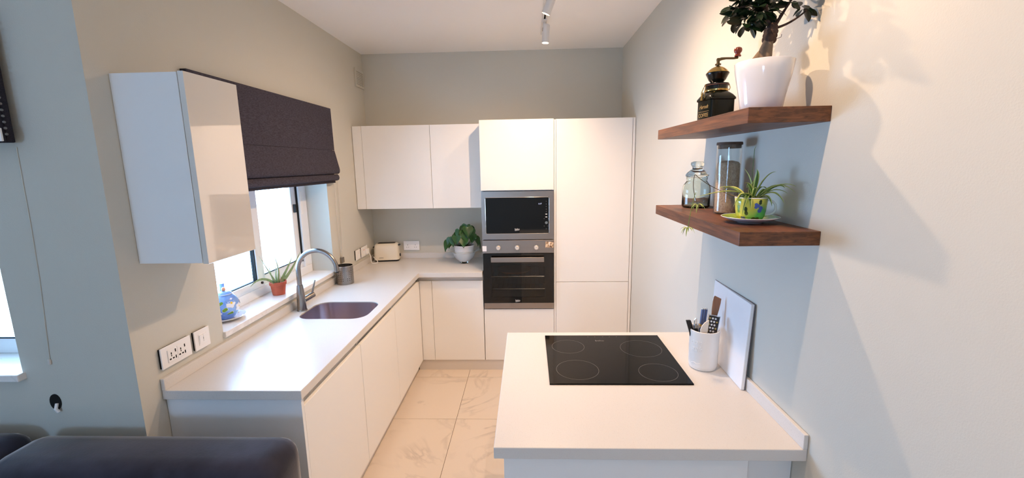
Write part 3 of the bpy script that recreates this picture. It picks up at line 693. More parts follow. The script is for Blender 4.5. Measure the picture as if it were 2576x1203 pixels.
# white pot with heart-leaf plant, standing in a glass bowl
qx, qy = -.592, 3.93
bo = thing('glass_bowl', 'wide-rimmed milky glass bowl on a small foot holding the plant pot', 'bowl', (qx, qy, W+.0005))
G().lathe([(0, 0), (.04, 0), (.037, .006), (.03, .012), (.03, .015), (0, .015)], (qx, qy, W+.0005), 32).build('foot', 'jar_glass', bo, smooth=True)
G().lathe([(0, .0155), (.035, .017), (.062, .028), (.085, .05), (.098, .078), (.103, .1)], (qx, qy, W), 40).build('cup', 'bowl_glass', bo, smooth=True)
G().lathe([(.103, .1), (.116, .109), (.134, .116), (.150, .128), (.151, .130)], (qx, qy, W), 40).build('rim', 'bowl_rim', bo, smooth=True)
pp = thing('potted_plant', 'heart-leaved green plant in white pot inside the glass bowl', 'plant', (qx, qy, W+.018))
G().lathe([(0, .0), (.05, .0), (.056, .02), (.078, .06), (.088, .10), (.092, .142), (.095, .145), (.094, .149), (.088, .148), (.086, .125), (0, .125)], (qx, qy, W+.02), 36).build('pot', 'ceramic', pp, smooth=True, ang=50)
G().lathe([(0, .006), (.05, .003), (.086, 0)], (qx, qy, W+.152), 24).build('soil', 'soil', pp, smooth=True)
def heart_leaf(L, Wd):
    g = G(); rows = []
    prof = [(-.18, .34), (-.08, .48), (.06, .54), (.22, .52), (.4, .43), (.6, .3), (.8, .15), (1, .01)]
    for t, wv in prof:
        y = t*L; hw = wv*Wd; zz = -.25*L*t*t
        notch = .14*L if t < -.1 else 0
        rows.append([(-hw, y, zz+.10*Wd), (-hw*.5, y+notch*.2, zz+.05*Wd), (0, y+notch, zz), (hw*.5, y+notch*.2, zz+.05*Wd), (hw, y, zz+.10*Wd)])
    g.strip(rows); return g
hl = heart_leaf(.085, .085)
leaf_me = None
def place_leaf(src, name, par, loc, rot, sc, m, cache={}):
    key = (id(src), m)
    if key not in cache:
        o = src.build(name, m, par, smooth=True, world=False, ang=80); cache[key] = o
    else:
        o = cache[key].copy(); COL.objects.link(o); o.parent = par
    o.location = loc; o.rotation_euler = rot; o.scale = (sc, sc, sc); return o
specs = [(-.11, -.03, .07, 150), (-.085, -.06, .085, 165), (-.055, -.075, .10, 185), (-.03, -.05, .15, 150), (-.015, .02, .175, 120), (.02, -.055, .14, 190),
         (.045, -.05, .175, 200), (.07, -.03, .15, 215), (.085, -.04, .11, 210), (.11, -.02, .085, 235), (.055, .04, .17, 320), (-.06, .05, .12, 40), (0, .07, .13, 0), (.012, -.07, .075, 180), (-.09, .01, .10, 110), (.115, .03, .06, 260), (-.135, -.02, .045, 140), (.03, .0, .19, 160)]
zs = W+.155
for i, (dx, dy, dz, az) in enumerate(specs):
    a = math.radians(az); tip = Vector((qx+dx, qy+dy, zs+dz))-Vector(pp.location)
    base = Vector((qx+dx*.15, qy+dy*.15, zs))-Vector(pp.location)
    mid = (base*.45+tip*.55); mid.z = base.z+(tip.z-base.z)*.75
    st = G().tube([base, mid, tip], [.0028, .0024, .002], 6).build('stem', 'leaf_heart', pp, world=False, smooth=True)
    place_leaf(hl, 'leaf', pp, tip, (math.radians(-62+rnd.uniform(-14, 14)), rnd.uniform(-.25, .25), a), rnd.uniform(.85, 1.12), 'leaf_heart')
# aloe in terracotta pot
ax_, ay_, az_ = -1.588, 2.632, 1.0005
al = thing('aloe_plant', 'pale green aloe vera in a small terracotta pot on the window sill', 'plant', (ax_, ay_, az_))
G().lathe([(0, 0), (.036, 0), (.044, .06), (.0445, .062), (.049, .064), (.0505, .084), (.047, .085), (.0455, .07), (0, .07)], (ax_, ay_, az_), 32).build('pot', 'terracotta', al, smooth=True)
G().lathe([(0, .004), (.045, 0)], (ax_, ay_, az_+.071), 20).build('soil', 'soil', al)
def aloe_leaf(pts, w0, name='leaf', m='aloe'):
    rows = []; n = len(pts); P_ = [Vector(p) for p in pts]
    for i, p in enumerate(P_):
        t = (P_[min(i+1, n-1)]-P_[max(i-1, 0)]).normalized(); side = t.cross(Vector((1, .15, .3))).normalized(); nrm = side.cross(t)
        f = i/(n-1); wd = .8*w0*(1-f)**.8+.001; th = wd*.35
        rows.append([p+side*wd+nrm*th*.9, p+side*wd*.5-nrm*th*.2, p-nrm*th*.5, p-side*wd*.5-nrm*th*.2, p-side*wd+nrm*th*.9, p-side*wd*.5+nrm*th*1.3, p+nrm*th*.9, p+side*wd*.5+nrm*th*1.3])
    g = G().strip(rows, close=True); g.build(name, m, al, smooth=True, ang=80, world=False)
def curve(p0, p1, p2, n=9):
    return [tuple((1-t)**2*a+2*t*(1-t)*b+t*t*c for a, b, c in zip(p0, p1, p2)) for t in [k/(n-1) for k in range(n)]]
zb = .072
aloe_leaf(curve((0, -.01, zb), (.02, .01, .17), (.0, -.02, .265)), .0165)
aloe_leaf(curve((0, -.02, zb), (.0, -.06, .13), (.02, -.19, .285)), .015)
aloe_leaf(curve((0, .015, zb), (.02, .10, .15), (.0, .20, .21)), .016)
aloe_leaf(curve((.01, .02, zb), (.03, .12, .12), (.02, .27, .225)), .017)
aloe_leaf(curve((0, -.03, zb), (-.02, -.13, .17), (.0, -.27, .125)), .013)
aloe_leaf(curve((-.01, .0, zb), (-.02, .01, .12), (-.02, .04, .2)), .012)
aloe_leaf(curve((-.015, -.01, zb), (-.05, .0, .13), (-.06, .02, .2)), .012)
aloe_leaf(curve((.02, -.01, zb), (.035, -.02, .1), (.04, -.035, .13)), .014, 'dry_leaf', 'aloe_dry')
aloe_leaf(curve((-.01, .02, zb), (-.02, .06, .1), (-.03, .08, .16)), .009, 'dry_leaf', 'aloe_dry')
# painted teapot on its saucer
vx, vy = -1.612, 2.178
sa = thing('saucer', 'white saucer with yellow painted dots under the blue teapot', 'saucer', (vx, vy, 1.0005))
G().lathe([(0, 0), (.045, 0), (.048, .004), (.075, .010), (.09, .019), (.0915, .021), (.089, .0215), (.073, .0125), (.045, .007), (0, .006)], (vx, vy, 1.0008), 40).build('dish', 'ceramic', sa, smooth=True)
tpv = thing('teapot', 'blue teapot painted with white flowers and green leaves on the window sill', 'teapot', (vx, vy, 1.0075))
bc = (vx, vy, 1.077); br = .0655
def body_r(a): return br
G().lathe([(0, -.068), (.035, -.068), (.038, -.063), (.052, -.045), (.063, -.02), (.0655, .0), (.062, .024), (.052, .045), (.038, .059), (.034, .062), (0, .062)], bc, 40).build('body', 'teapot_blue', tpv, smooth=True, ang=50)
ld = G().lathe([(.037, .0605), (.037, .064), (.030, .073), (.016, .078), (0, .079)], bc, 32).build('lid', 'teapot_blue', tpv, smooth=True)
G().lathe([(.0375, .0615), (.039, .063), (.0375, .0645)], bc, 32).build('lid_rim', 'paint_white', ld, smooth=True)
G().ball((vx, vy, 1.165), .010, 14, sz=1.2).build('lid_knob', 'paint_peach', ld, smooth=True)
G().tube([(vx-.035, vy+.03, 1.10), (vx-.042, vy+.045, 1.13), (vx-.04, vy+.045, 1.16), (vx-.04, vy+.045, 1.185)], [.018, .014, .0115, .0125], 14).build('spout', 'teapot_blue', tpv, smooth=True)
G().tube([(vx+.0, vy-.062, 1.10), (vx, vy-.095, 1.105), (vx, vy-.105, 1.075), (vx, vy-.09, 1.045), (vx, vy-.055, 1.045)], .006, 10).build('handle', 'teapot_blue', tpv, smooth=True)
def dab(par, c, rad, az, el, fn, m, n=18, lift=.0008, vert=1):
    """painted patch lying on a ball of radius rad around c"""
    a0, e0 = math.radians(az), math.radians(el)
    d = Vector((math.cos(e0)*math.cos(a0), math.cos(e0)*math.sin(a0), math.sin(e0)))
    u = Vector((-math.sin(a0), math.cos(a0), 0)); v2 = d.cross(u)
    def pt(s, t):
        q = (d*rad+u*s+v2*t); return Vector(c)+q.normalized()*(rad+lift)
    vs = [pt(0, 0)]
    for f in (.5, 1):
        for k in range(n):
            th = 2*PI*k/n; rr = fn(th)*f; vs.append(pt(rr*math.cos(th), rr*math.sin(th)*vert))
    fs = [(0, 1+k, 1+(k+1) % n) for k in range(n)]+[(1+k, 1+n+k, 1+n+(k+1) % n, 1+(k+1) % n) for k in range(n)]
    return G().add(vs, fs).build('painted_patch', m, par, smooth=True)
flower = lambda r: (lambda th: r*(1+.16*math.cos(5*th)))
leafs = lambda r, ph: (lambda th: r*(.55+.45*abs(math.cos(th-ph))**1.5))
cam_az = math.degrees(math.atan2(-vy, -vx))
for da, el, kind, r in ((22, 18, 'f', .024), (-20, 22, 'l', .013), (-4, -8, 'l', .014), (18, -32, 'l', .016), (-38, -25, 'f', .02), (-45, 12, 'f', .02), (62, -8, 'f', .022), (50, -42, 'l', .015), (100, 10, 'l', .015), (140, 0, 'f', .022)):
    if kind == 'f':
        dab(tpv, bc, br, cam_az+da, el, flower(r), 'paint_white'); dab(tpv, bc, br, cam_az+da+4, el+2, flower(r*.25), 'paint_yellow', lift=.0014)
    else:
        dab(tpv, bc, br, cam_az+da, el, leafs(r*1.15, .6), 'paint_white', lift=.0006); dab(tpv, bc, br, cam_az+da, el, leafs(r, .6), 'paint_green', lift=.0012)
for a in range(20, 380, 60):
    t = math.radians(a); G().lathe([(0, .0012), (.009, .0006)], (vx+.078*math.cos(t), vy+.078*math.sin(t), 1.0148), 12).build('painted_dot', 'paint_yellow', sa)

# ---- peninsula: utensil crock, board
kx, ky, kr = .757, 1.832, .0605
ck = thing('utensil_crock', 'white ceramic crock with raised lettering holding kitchen tools', 'crock', (kx, ky, W+.0005))
G().lathe([(0, 0), (.052, 0), (.057, .004), (.0595, .02), (.0605, .08), (.0605, .155), (.0622, .168), (.0620, .174), (.059, .1755), (.0565, .172), (.0562, .15), (.0555, .012), (0, .010)], (kx, ky, W+.0005), 48).build('pot', 'crock', ck, smooth=True, ang=60)
def wrapc(R, az):
    def f(co):
        a = math.radians(az)+co.x/R
        return Vector(((R+co.z)*math.cos(a), (R+co.z)*math.sin(a), co.y))
    return f
for body, az, z, s, R in (('con', -143, .128, .034, .0603), ('ask', -140, .098, .036, .0604)):
    text_mesh('raised_lettering', body, s, 'crock', ck, Matrix.Translation((0, 0, z)), extrude=.0012, bend=wrapc(R, az), shear=.3)
g = G(); g.tube([(kx+.0604*math.cos(math.radians(a)), ky+.0604*math.sin(math.radians(a)), W+.034+.002*math.sin(math.radians(a*14))) for a in range(-160, -118, 3)], .0012, 6); g.build('raised_flourish', 'crock', ck, smooth=True)
GT = 'tools in the white crock'
def tool(name, lab, cat): return thing(name, lab, cat, (kx, ky, W+.012), group=GT)
# wooden spatula
t = tool('wooden_spatula', 'brown wooden spatula leaning on the white board', 'spatula')
P0, P1 = Vector((.766, ky-.004, .925)), Vector((.812, ky+.022, 1.195))
ax = (P1-P0).normalized(); sd = Vector((1, 0, -.25)).normalized(); nn = ax.cross(sd).normalized()
G().tube([P0, P0+ax*.19], .006, 10).build('handle', 'wood_light', t, smooth=True)
rows = []
for f, wd, th in ((.182, .006, .0055), (.205, .011, .004), (.235, .0145, .003), (.265, .0165, .0025), (.285, .016, .002), (.292, .013, .0015)):
    c0 = P0+ax*f; rows.append([c0-sd*wd-nn*th, c0+sd*wd-nn*th, c0+sd*wd+nn*th, c0-sd*wd+nn*th])
rows[-1][1] += ax*-.006; rows[-1][2] += ax*-.006
g = G().strip(rows, close=True); g.f += [(0, 1, 2, 3), tuple(len(g.v)-4+k for k in range(4))]; g.m += [0, 0]; g.build('blade', 'wood_light', t, smooth=True, ang=40)
# blue handled tool with three steel tips
t = tool('blue_handled_tool', 'blue enamelled utensil with three rounded steel ends', 'utensil')
for k in range(3):
    x = .7595+k*.0095; G().tube([(x-.022, ky+.028, .93), (x, ky+.042, 1.146)], .0043, 10).build('rod', 'enamel_blue', t, smooth=True)
    G().ball((x, ky+.0422, 1.149), .0046, 10).build('tip', 'chrome', t, smooth=True)
# flat grater
t = tool('grater', 'flat steel grater with rows of holes in the white crock', 'grater')
c0, c1 = Vector((.767, ky-.028, 1.025)), Vector((.790, ky-.012, 1.137))
gxd = Vector((.96, -.12, -.25)).normalized(); gyd = (c1-c0).normalized(); gxd = (gxd-gyd*gxd.dot(gyd)).normalized(); gnd = gxd.cross(gyd).normalized()
if gnd.y > 0: gnd = -gnd
HW, HL = .0245, (c1-c0).length
def gp(a, b, c=0): return c0+gxd*a+gyd*b+gnd*c
def gbox(a0, a1, b0, b1, d0, d1): return G().add([gp(a, b, d) for a in (a0, a1) for b in (b0, b1) for d in (d0, d1)], [(0, 1, 3, 2), (4, 6, 7, 5), (0, 4, 5, 1), (2, 3, 7, 6), (0, 2, 6, 4), (1, 5, 7, 3)])
gbox(-HW+.002, HW-.002, -.03, HL-.002, -.0008, .0002).build('plate', 'grater_plate', t)
gbox(-HW, -HW+.0025, -.05, HL, -.005, .005).build('edge', 'chrome', t); gbox(HW-.0025, HW, -.05, HL, -.005, .005).build('edge', 'chrome', t)
gbox(-HW, HW, HL, HL+.0025, -.005, .005).build('edge', 'chrome', t)
for row in range(8):
    for c in range(4):
        a = -.0175+c*.0117+(row % 2)*.004-.002; b = .0+row*.0138+.006
        if a > HW-.006: continue
        o = G().add([gp(a+.0042*math.cos(2*PI*q/10), b+.0042*math.sin(2*PI*q/10), .0003) for q in range(10)]+[gp(a, b+.002, .0024)], [(q, (q+1) % 10, 10) for q in range(10)]).build('tooth', 'print_white' if (row*3+c) % 3 else 'brass', t, smooth=True)
        G().add([gp(a+.0048*math.cos(2*PI*q/10), b-.0028+.0036*math.sin(2*PI*q/10), .00025) for q in range(10)], [tuple(range(10))]).build('hole', 'dark_gap', t)
# white silicone spatula
t = tool('silicone_spatula', 'cream silicone spatula blade standing in front of the grater', 'spatula')
poly = [(.722, 1.03), (.7235, 1.075), (.7225, 1.085), (.728, 1.102), (.739, 1.117), (.7555, 1.128), (.757, 1.12), (.750, 1.03)]
g = G().prism(poly, 'y', ky-.043, ky-.037); g.build('blade', 'spatula_white', t, bevel=.002)
G().cyl((.737, ky-.040, 1.031), (.719, ky-.033, .925), .005, 10).build('handle', 'spatula_white', t)
# black handled tool
t = tool('black_handle_tool', 'utensil with broad black plastic handle at the edge of crock', 'utensil')
G().prism([(.676, 1.112), (.6955, 1.113), (.702, 1.095), (.712, 1.055), (.722, .96), (.712, .955), (.694, 1.055)], 'y', ky-.004, ky+.008).build('handle', 'black_plastic', t, bevel=.002)
# can opener
t = tool('can_opener', 'steel and black can opener standing in the crock', 'can opener')
G().tube([(.708, ky-.012, 1.095), (.708, ky-.012, 1.118), (.7115, ky-.012, 1.1255), (.7165, ky-.012, 1.122), (.718, ky-.012, 1.095)], .0026, 8).build('hook', 'chrome', t, smooth=True)
G().box(.7065, .7185, ky-.02, ky-.006, 1.082, 1.0985).build('jaw', 'steel', t, bevel=.002)
G().cyl((.722, ky-.019, 1.091), (.722, ky-.008, 1.091), .008, 14).build('wheel', 'chrome', t, smooth=True)
G().cyl((.7325, ky-.018, 1.094), (.7325, ky-.010, 1.094), .0065, 14).build('wheel', 'brass', t, smooth=True)
for x0, x1 in ((.709, .716), (.716, .73)): G().tube([(x0, ky-.013, 1.082), (x1, ky-.01, 1.03), (x1+.006, ky-.004, .94)], [.0055, .0085, .008], 10).build('handle', 'black_plastic', t, smooth=True)
# leaning board
bd = thing('marble_board', 'white rectangular board leaning against the right wall behind the crock', 'board', (.83, 1.80, W+.0005))
tb, tt = .8265, .8415
y_b0, y_b1 = 1.625, 1.985
g = G().add([(x, y, z) for (x, z) in ((tb-.001, W+.001), (tt-.001, 1.25)) for y in (y_b0, y_b1) for x in (x, x+.013)], [(0, 1, 3, 2), (4, 6, 7, 5), (0, 4, 5, 1), (2, 3, 7, 6), (0, 2, 6, 4), (1, 5, 7, 3)])
g.build('slab', 'board', bd, bevel=.002)
g = G().add([(x, y, z) for (x, z) in ((tb+.0122, W+.001), (tt+.0122, 1.251)) for y in (y_b0-.0005, y_b1) for x in (x, x+.0015)], [(0, 1, 3, 2), (4, 6, 7, 5), (0, 4, 5, 1), (2, 3, 7, 6), (0, 2, 6, 4), (1, 5, 7, 3)])
g.build('rear_sheet', 'board_gap_shade', bd)  # thin dark layer painting the gap shadow between board and wall

# ================================================================== UPPER SHELF ITEMS
ZS1 = 1.9393
# coffee mill
mx_, my_ = .716, 1.755
ml = thing('coffee_mill', 'dark green coffee storage mill with brass fittings and wooden crank knob', 'coffee mill', (mx_, my_, ZS1), math.radians(9))
hs = .048; ch = .008
def sq(h, r, z): return [(x, y, z) for x, y in rrect(-h, h, -h, h, r, 3)]
g = G(); rows = [sq(hs-.003, ch, 0), sq(hs, ch, .003), sq(hs, ch, .074), sq(hs+.0035, ch, .076), sq(hs+.0035, ch, .082), sq(hs-.002, .015, .094), sq(hs-.008, .025, .103), sq(hs-.012, .034, .108)]
g.strip(rows, close=True); n = len(rows[0]); g.f += [tuple(range(n))[::-1], tuple(len(g.v)-n+k for k in range(n))]; g.m += [0, 0]
g.build('jar', 'mill_green', ml, smooth=True, world=False, ang=40)
G().lathe([(.040, .108), (.041, .110), (.041, .115), (.039, .1155)], seg=32).build('wire_band', 'brass', ml, smooth=True, world=False)
G().lathe([(.0385, .1155), (.0385, .128), (.042, .129), (.043, .132), (.042, .136), (.0, .1365)], seg=32).build('lid', 'mill_black', ml, smooth=True, world=False)
G().lathe([(.0415, .1285), (.0445, .130), (.0415, .1315)], seg=32).build('seal_ring', 'seal', ml, smooth=True, world=False)
G().lathe([(.014, .137), (.020, .138), (.030, .150), (.0375, .166), (.0405, .171), (.041, .174), (.038, .1755)], seg=32).build('hopper', 'mill_black', ml, smooth=True, world=False)
G().lathe([(.0395, .1757), (.034, .183), (.024, .192), (.014, .197), (.010, .198)], seg=32).build('hopper_dome', 'brass', ml, smooth=True, world=False)
G().cyl((0, 0, .195), (0, 0, .228), .0055, 12).build('shaft', 'bronze', ml, world=False)
G().cyl((0, 0, .203), (0, 0, .208), .0105, 12).build('shaft_nut', 'bronze', ml, world=False)
G().tube([(-.004, 0, .220), (.012, -.0, .226), (.03, -.001, .228), (.06, -.003, .228), (.074, -.004, .231)], [.006, .0055, .004, .004, .005], 10).build('crank_arm', 'bronze', ml, smooth=True, world=False)
G().lathe([(.0, .2335), (.011, .2335), (.0118, .237), (.0085, .242), (.009, .245), (.0135, .251), (.0145, .257), (.0125, .2635), (.007, .267), (0, .268)], (.074, -.004, 0), 24).build('crank_knob', 'wood_red', ml, smooth=True, world=False)
cl = G().tube([(-.052, -.01, .085), (-.0535, -.01, .105), (-.047, -.005, .125), (-.044, .0, .134)], .0016, 6).tube([(-.052, .012, .085), (-.0535, .012, .105), (-.047, .007, .125)], .0016, 6).build('clasp', 'brass', ml, smooth=True, world=False)
G().tube([(-.054, .0, .105), (-.0575, -.001, .09), (-.0585, -.001, .075)], [.0025, .0035, .006], 8).build('clasp_tongue', 'brass', cl, smooth=True, world=False)
G().tube([(.043, -.012, .112), (.047, -.012, .122), (.043, -.012, .131)], .0014, 6).build('wire_hinge', 'brass', ml, smooth=True, world=False)
FX = frame3((-hs-.0004, 0, .052), (0, -1, 0), (-1, 0, 0))
text_mesh('print_name', 'Harrods', .0195, 'gold_print', ml, FX, extrude=.0002, shear=.35, spacing=.9)
text_mesh('print_word', 'COFFEE', .0195, 'gold_print', ml, frame3((-hs-.0004, 0, .021), (0, -1, 0), (-1, 0, 0)), extrude=.0002)
B(-hs-.0005, -hs-.0001, -.036, .036, .0345, .0355).build('print_line', 'gold_print', ml, world=False)
# bonsai ficus
qx, qy = .734, 1.455
fc = thing('ficus_bonsai', 'ficus bonsai with thick pale trunk in a glossy white pot', 'plant', (qx, qy, ZS1))
G().lathe([(0, 0), (.056, 0), (.0585, .003), (.064, .04), (.073, .085), (.080, .12), (.0835, .147), (.0825, .1485), (.079, .148), (.076, .12), (0, .12)], (qx, qy, ZS1), 56).build('pot', 'ceramic', fc, smooth=True, ang=50)
G().lathe([(0, .006), (.05, .003), (.0775, 0)], (qx, qy, ZS1+.128), 24).build('soil', 'soil', fc, smooth=True)
tk = G().tube([(qx-.004, qy, 2.06), (qx-.002, qy, 2.095), (qx+.002, qy, 2.125), (qx+.008, qy, 2.15), (qx+.012, qy, 2.163)], [.026, .0215, .0185, .0135, .0125], 14).build('trunk', 'bark', fc, smooth=True, ang=60)
G().tube([(qx-.034, qy+.006, 2.06), (qx-.028, qy+.004, 2.09), (qx-.016, qy+.002, 2.112), (qx-.004, qy, 2.13)], [.014, .0125, .009, .006], 10).build('root', 'bark', fc, smooth=True, ang=60)
g = G()
for k in range(9):
    a = k*2.1; zz = 2.152+.004*k; rr = .0125; g.ball((qx+.010+(zz-2.15)*.15+rr*math.cos(a)*.8, qy+rr*math.sin(a)*.8, zz), .0105+.003*(k % 3), 10)
g.build('graft_collar', 'bark_dark', fc, smooth=True, ang=80)
top = Vector((qx+.016, qy, 2.183))
def branch(pts, r0, r1): G().tube(pts, [r0+(r1-r0)*i/(len(pts)-1) for i in range(len(pts))], 8).build('branch', 'bark_dark', fc, smooth=True)
br_pts = [
 curve(top, (qx-.005, qy, 2.215), (qx-.012, qy-.005, 2.265)), curve((qx-.012, qy-.005, 2.265), (qx-.02, qy-.01, 2.31), (qx-.01, qy-.02, 2.37)),
 curve(top, (qx+.03, qy-.01, 2.21), (qx+.055, qy-.02, 2.26)), curve((qx+.03, qy-.01, 2.215), (qx+.05, qy-.03, 2.25), (qx+.065, qy-.045, 2.30)),
 curve((qx+.02, qy, 2.185), (qx+.06, qy-.02, 2.19), (qx+.085, qy-.05, 2.22)), curve((qx-.005, qy, 2.21), (qx-.05, qy-.01, 2.205), (qx-.07, qy-.02, 2.195)),
 curve((qx-.01, qy, 2.24), (qx-.05, qy+.01, 2.26), (qx-.085, qy+.01, 2.25)), curve((qx+.0, qy, 2.2), (qx-.01, qy+.04, 2.24), (qx-.03, qy+.07, 2.27)),
 curve(top, (qx+.03, qy+.03, 2.22), (qx+.04, qy+.06, 2.28)), curve((qx-.012, qy-.005, 2.28), (qx-.05, qy-.02, 2.33), (qx-.07, qy-.02, 2.35)),
 curve((qx+.055, qy-.02, 2.26), (qx+.07, qy-.03, 2.3), (qx+.06, qy-.04, 2.36)), curve((qx-.01, qy-.01, 2.22), (qx-.03, qy-.05, 2.24), (qx-.04, qy-.07, 2.23))]
for i, p in enumerate(br_pts): branch(p, .0068 if i in (0, 2) else .0042, .0022)
G().tube([(qx+.022, qy-.01, 2.152), (qx+.036, qy-.016, 2.156), (qx+.037, qy-.016, 2.164)], .0008, 5).build('twig', 'bark_dark', fc)
def oval_leaf(L, Wd):
    g = G(); rows = []
    for t, wv in ((0, .04), (.1, .28), (.3, .46), (.52, .5), (.72, .42), (.88, .25), (1, .02)):
        hw = wv*Wd; zz = -.18*L*t*t
        rows.append([(-hw, t*L, zz+.12*hw), (-hw*.5, t*L, zz+.03*hw), (0, t*L, zz), (hw*.5, t*L, zz+.03*hw), (hw, t*L, zz+.12*hw)])
    return g.strip(rows)
ol = oval_leaf(.046, .029)
base = Vector(fc.location)
cl_c = [(-.075, -.02, 2.198, .022, 18), (-.085, .01, 2.24, .028, 24), (-.05, -.03, 2.218, .026, 20), (-.06, .0, 2.27, .035, 28), (-.03, -.02, 2.225, .02, 10), (-.03, .06, 2.26, .03, 14), (-.01, -.01, 2.235, .028, 14), (-.005, -.02, 2.30, .04, 22), (.03, .05, 2.275, .03, 10),
        (.055, -.025, 2.25, .02, 7), (.078, -.045, 2.228, .014, 6), (.06, -.04, 2.30, .03, 16), (-.065, -.02, 2.345, .035, 16), (-.01, -.02, 2.37, .04, 20), (.055, -.04, 2.36, .035, 16), (.02, .0, 2.33, .04, 16)]
for (dx, dy, z, sp, cnt) in cl_c:
    for k in range(cnt):
        d = Vector((rnd.gauss(0, 1), rnd.gauss(0, 1), rnd.gauss(0, .8))).normalized()
        p = Vector((qx+dx, qy+dy, z))+d*sp*rnd.uniform(.3, 1.0)
        if p.x > XR-.045: p.x = XR-.045
        az = math.atan2(-d.x, d.y); pitch = rnd.uniform(-1.0, .35)
        place_leaf(ol, 'leaf', fc, p-base, (pitch, rnd.uniform(-.6, .6), az), rnd.uniform(.55, .98), 'leaf_dark')

# ================================================================== LOWER SHELF ITEMS
ZS2 = 1.581
# apothecary jar
jx, jy = .766, 2.035
jr = thing('glass_jar', 'clear glass apothecary jar with domed glass stopper on the walnut shelf', 'jar', (jx, jy, ZS2))
G().lathe([(0, 0), (.054, 0), (.060, .006), (.061, .018), (.060, .085), (.057, .1), (.047, .115), (.0435, .12), (.0455, .132), (.047, .137), (.044, .138), (.0415, .122), (.054, .098), (.0565, .085), (.0565, .012), (.05, .006), (0, .006)], (jx, jy, ZS2), 40).build('body', 'jar_glass', jr, smooth=True, ang=60)
st = G().lathe([(0, .139), (.047, .139), (.050, .143), (.049, .149), (.043, .157), (.030, .168), (.022, .174), (.021, .180), (.026, .187), (.0295, .194), (.028, .202), (.018, .2075), (0, .2085)], (jx, jy, ZS2), 40).build('stopper', 'jar_glass', jr, smooth=True, ang=60)
# tall storage jar
cx, cy, r = .787, 1.775, .0455
tj = thing('storage_jar', 'tall glass storage jar with wooden lid half filled with brown grains', 'jar', (cx, cy, ZS2))
G().lathe([(0, 0), (r-.003, 0), (r, .004), (r, .268), (r-.0025, .268), (r-.0025, .006), (0, .005)], (cx, cy, ZS2), 44).build('body', 'tall_glass', tj, smooth=True, ang=50)
g = G().lathe([(0, .007), (r-.004, .007), (r-.004, .195), (r-.01, .203), (.015, .209), (0, .208)], (cx, cy, ZS2), 40); g.build('contents', 'grain', tj, smooth=True, ang=50)
ld = G().lathe([(0, .2685), (r+.001, .2685), (r+.0015, .272), (r+.0005, .279), (0, .279)], (cx, cy, ZS2), 40).build('lid', 'lid_wood', tj, smooth=True)
G().lathe([(0, .255), (r-.0035, .255), (r-.0035, .2682), (0, .2682)], (cx, cy, ZS2), 36).build('lid_plug', 'lid_wood', ld, smooth=True)
# spider plant in a painted cup on its saucer
ux, uy = .754, 1.512
sc = thing('saucer', 'green painted saucer with white underside beneath the spider plant cup', 'saucer', (ux, uy, ZS2))
G().lathe([(0, 0), (.040, 0), (.043, .003), (.065, .009), (.088, .018), (.0905, .0205)], (ux, uy, ZS2), 48).build('underside', 'ceramic', sc, smooth=True)
G().lathe([(.0905, .0205), (.0895, .0216), (.088, .0208)], (ux, uy, ZS2), 48).build('rim', 'paint_white', sc, smooth=True)
G().lathe([(.088, .0208), (.066, .0122), (.045, .0078), (0, .0078)], (ux, uy, ZS2), 48).build('top_glaze', 'saucer_green', sc, smooth=True)
sp = thing('spider_plant', 'variegated spider plant growing in a painted green and yellow cup', 'plant', (ux, uy, ZS2+.0085))
z0 = ZS2+.0085
def cup_r(z): return .040+.010*min(1, z/.03)**.5*.6+.006*z/.075
prof = [(0, 0), (.030, 0), (.037, .003), (.0435, .015), (.047, .035), (.049, .06), (.0505, .0765), (.0492, .0775), (.0480, .076), (.0465, .06)]
cup = G().lathe(prof, (ux, uy, z0), 48).build('cup', 'cup_glaze', sp, smooth=True, ang=60)
G().lathe([(.0506, .0755), (.0512, .077), (.050, .0785), (.0482, .0775)], (ux, uy, z0), 48).build('cup_rim', 'paint_white', cup, smooth=True)
ha = math.radians(0)
hp = [(ux+.045+.031*math.sin(PI*k/14)**.8, uy-.004-.010*math.sin(PI*k/14), z0+.042+.026*math.cos(PI*k/14)) for k in range(15)]
G().tube(hp, .0038, 10).build('cup_handle', 'paint_white', cup, smooth=True)
G().lathe([(0, .004), (.0475, 0)], (ux, uy, z0+.068), 24).build('soil', 'soil', sp)
def cup_patch(az, z, fn, m, lift=.0006, n=16):
    a0 = math.radians(az)
    def rad(zz):
        for (r1, q1), (r2, q2) in zip(prof[2:], prof[3:]):
            if q1 <= zz <= q2: return r1+(r2-r1)*(zz-q1)/(q2-q1)
        return .05
    def pt(s, t):
        zz = max(.004, min(.075, z+t)); R = rad(zz)+lift; a = a0+s/R; return (ux+R*math.cos(a), uy+R*math.sin(a), z0+zz)
    vs = [pt(0, 0)]+[pt(fn(2*PI*k/n)*f*math.cos(2*PI*k/n), fn(2*PI*k/n)*f*math.sin(2*PI*k/n)) for f in (.5, 1) for k in range(n)]
    fs = [(0, 1+k, 1+(k+1) % n) for k in range(n)]+[(1+k, 1+n+k, 1+n+(k+1) % n, 1+(k+1) % n) for k in range(n)]
    G().add(vs, fs).build('painted_patch', m, cup, smooth=True)
caz = math.degrees(math.atan2(-uy, -ux))
cup_patch(caz+22, .052, lambda t: .0105*(.55+.45*abs(math.cos(1.5*t))), 'paint_blue'); cup_patch(caz+36, .040, lambda t: .0115*(.45+.55*abs(math.sin(t+.4))), 'paint_blue')
cup_patch(caz+34, .064, lambda t: .008*(.5+.5*abs(math.sin(t))), 'paint_dark'); cup_patch(caz-16, .034, lambda t: .015*(.22+.78*abs(math.sin(t-.15))**3), 'paint_dark')
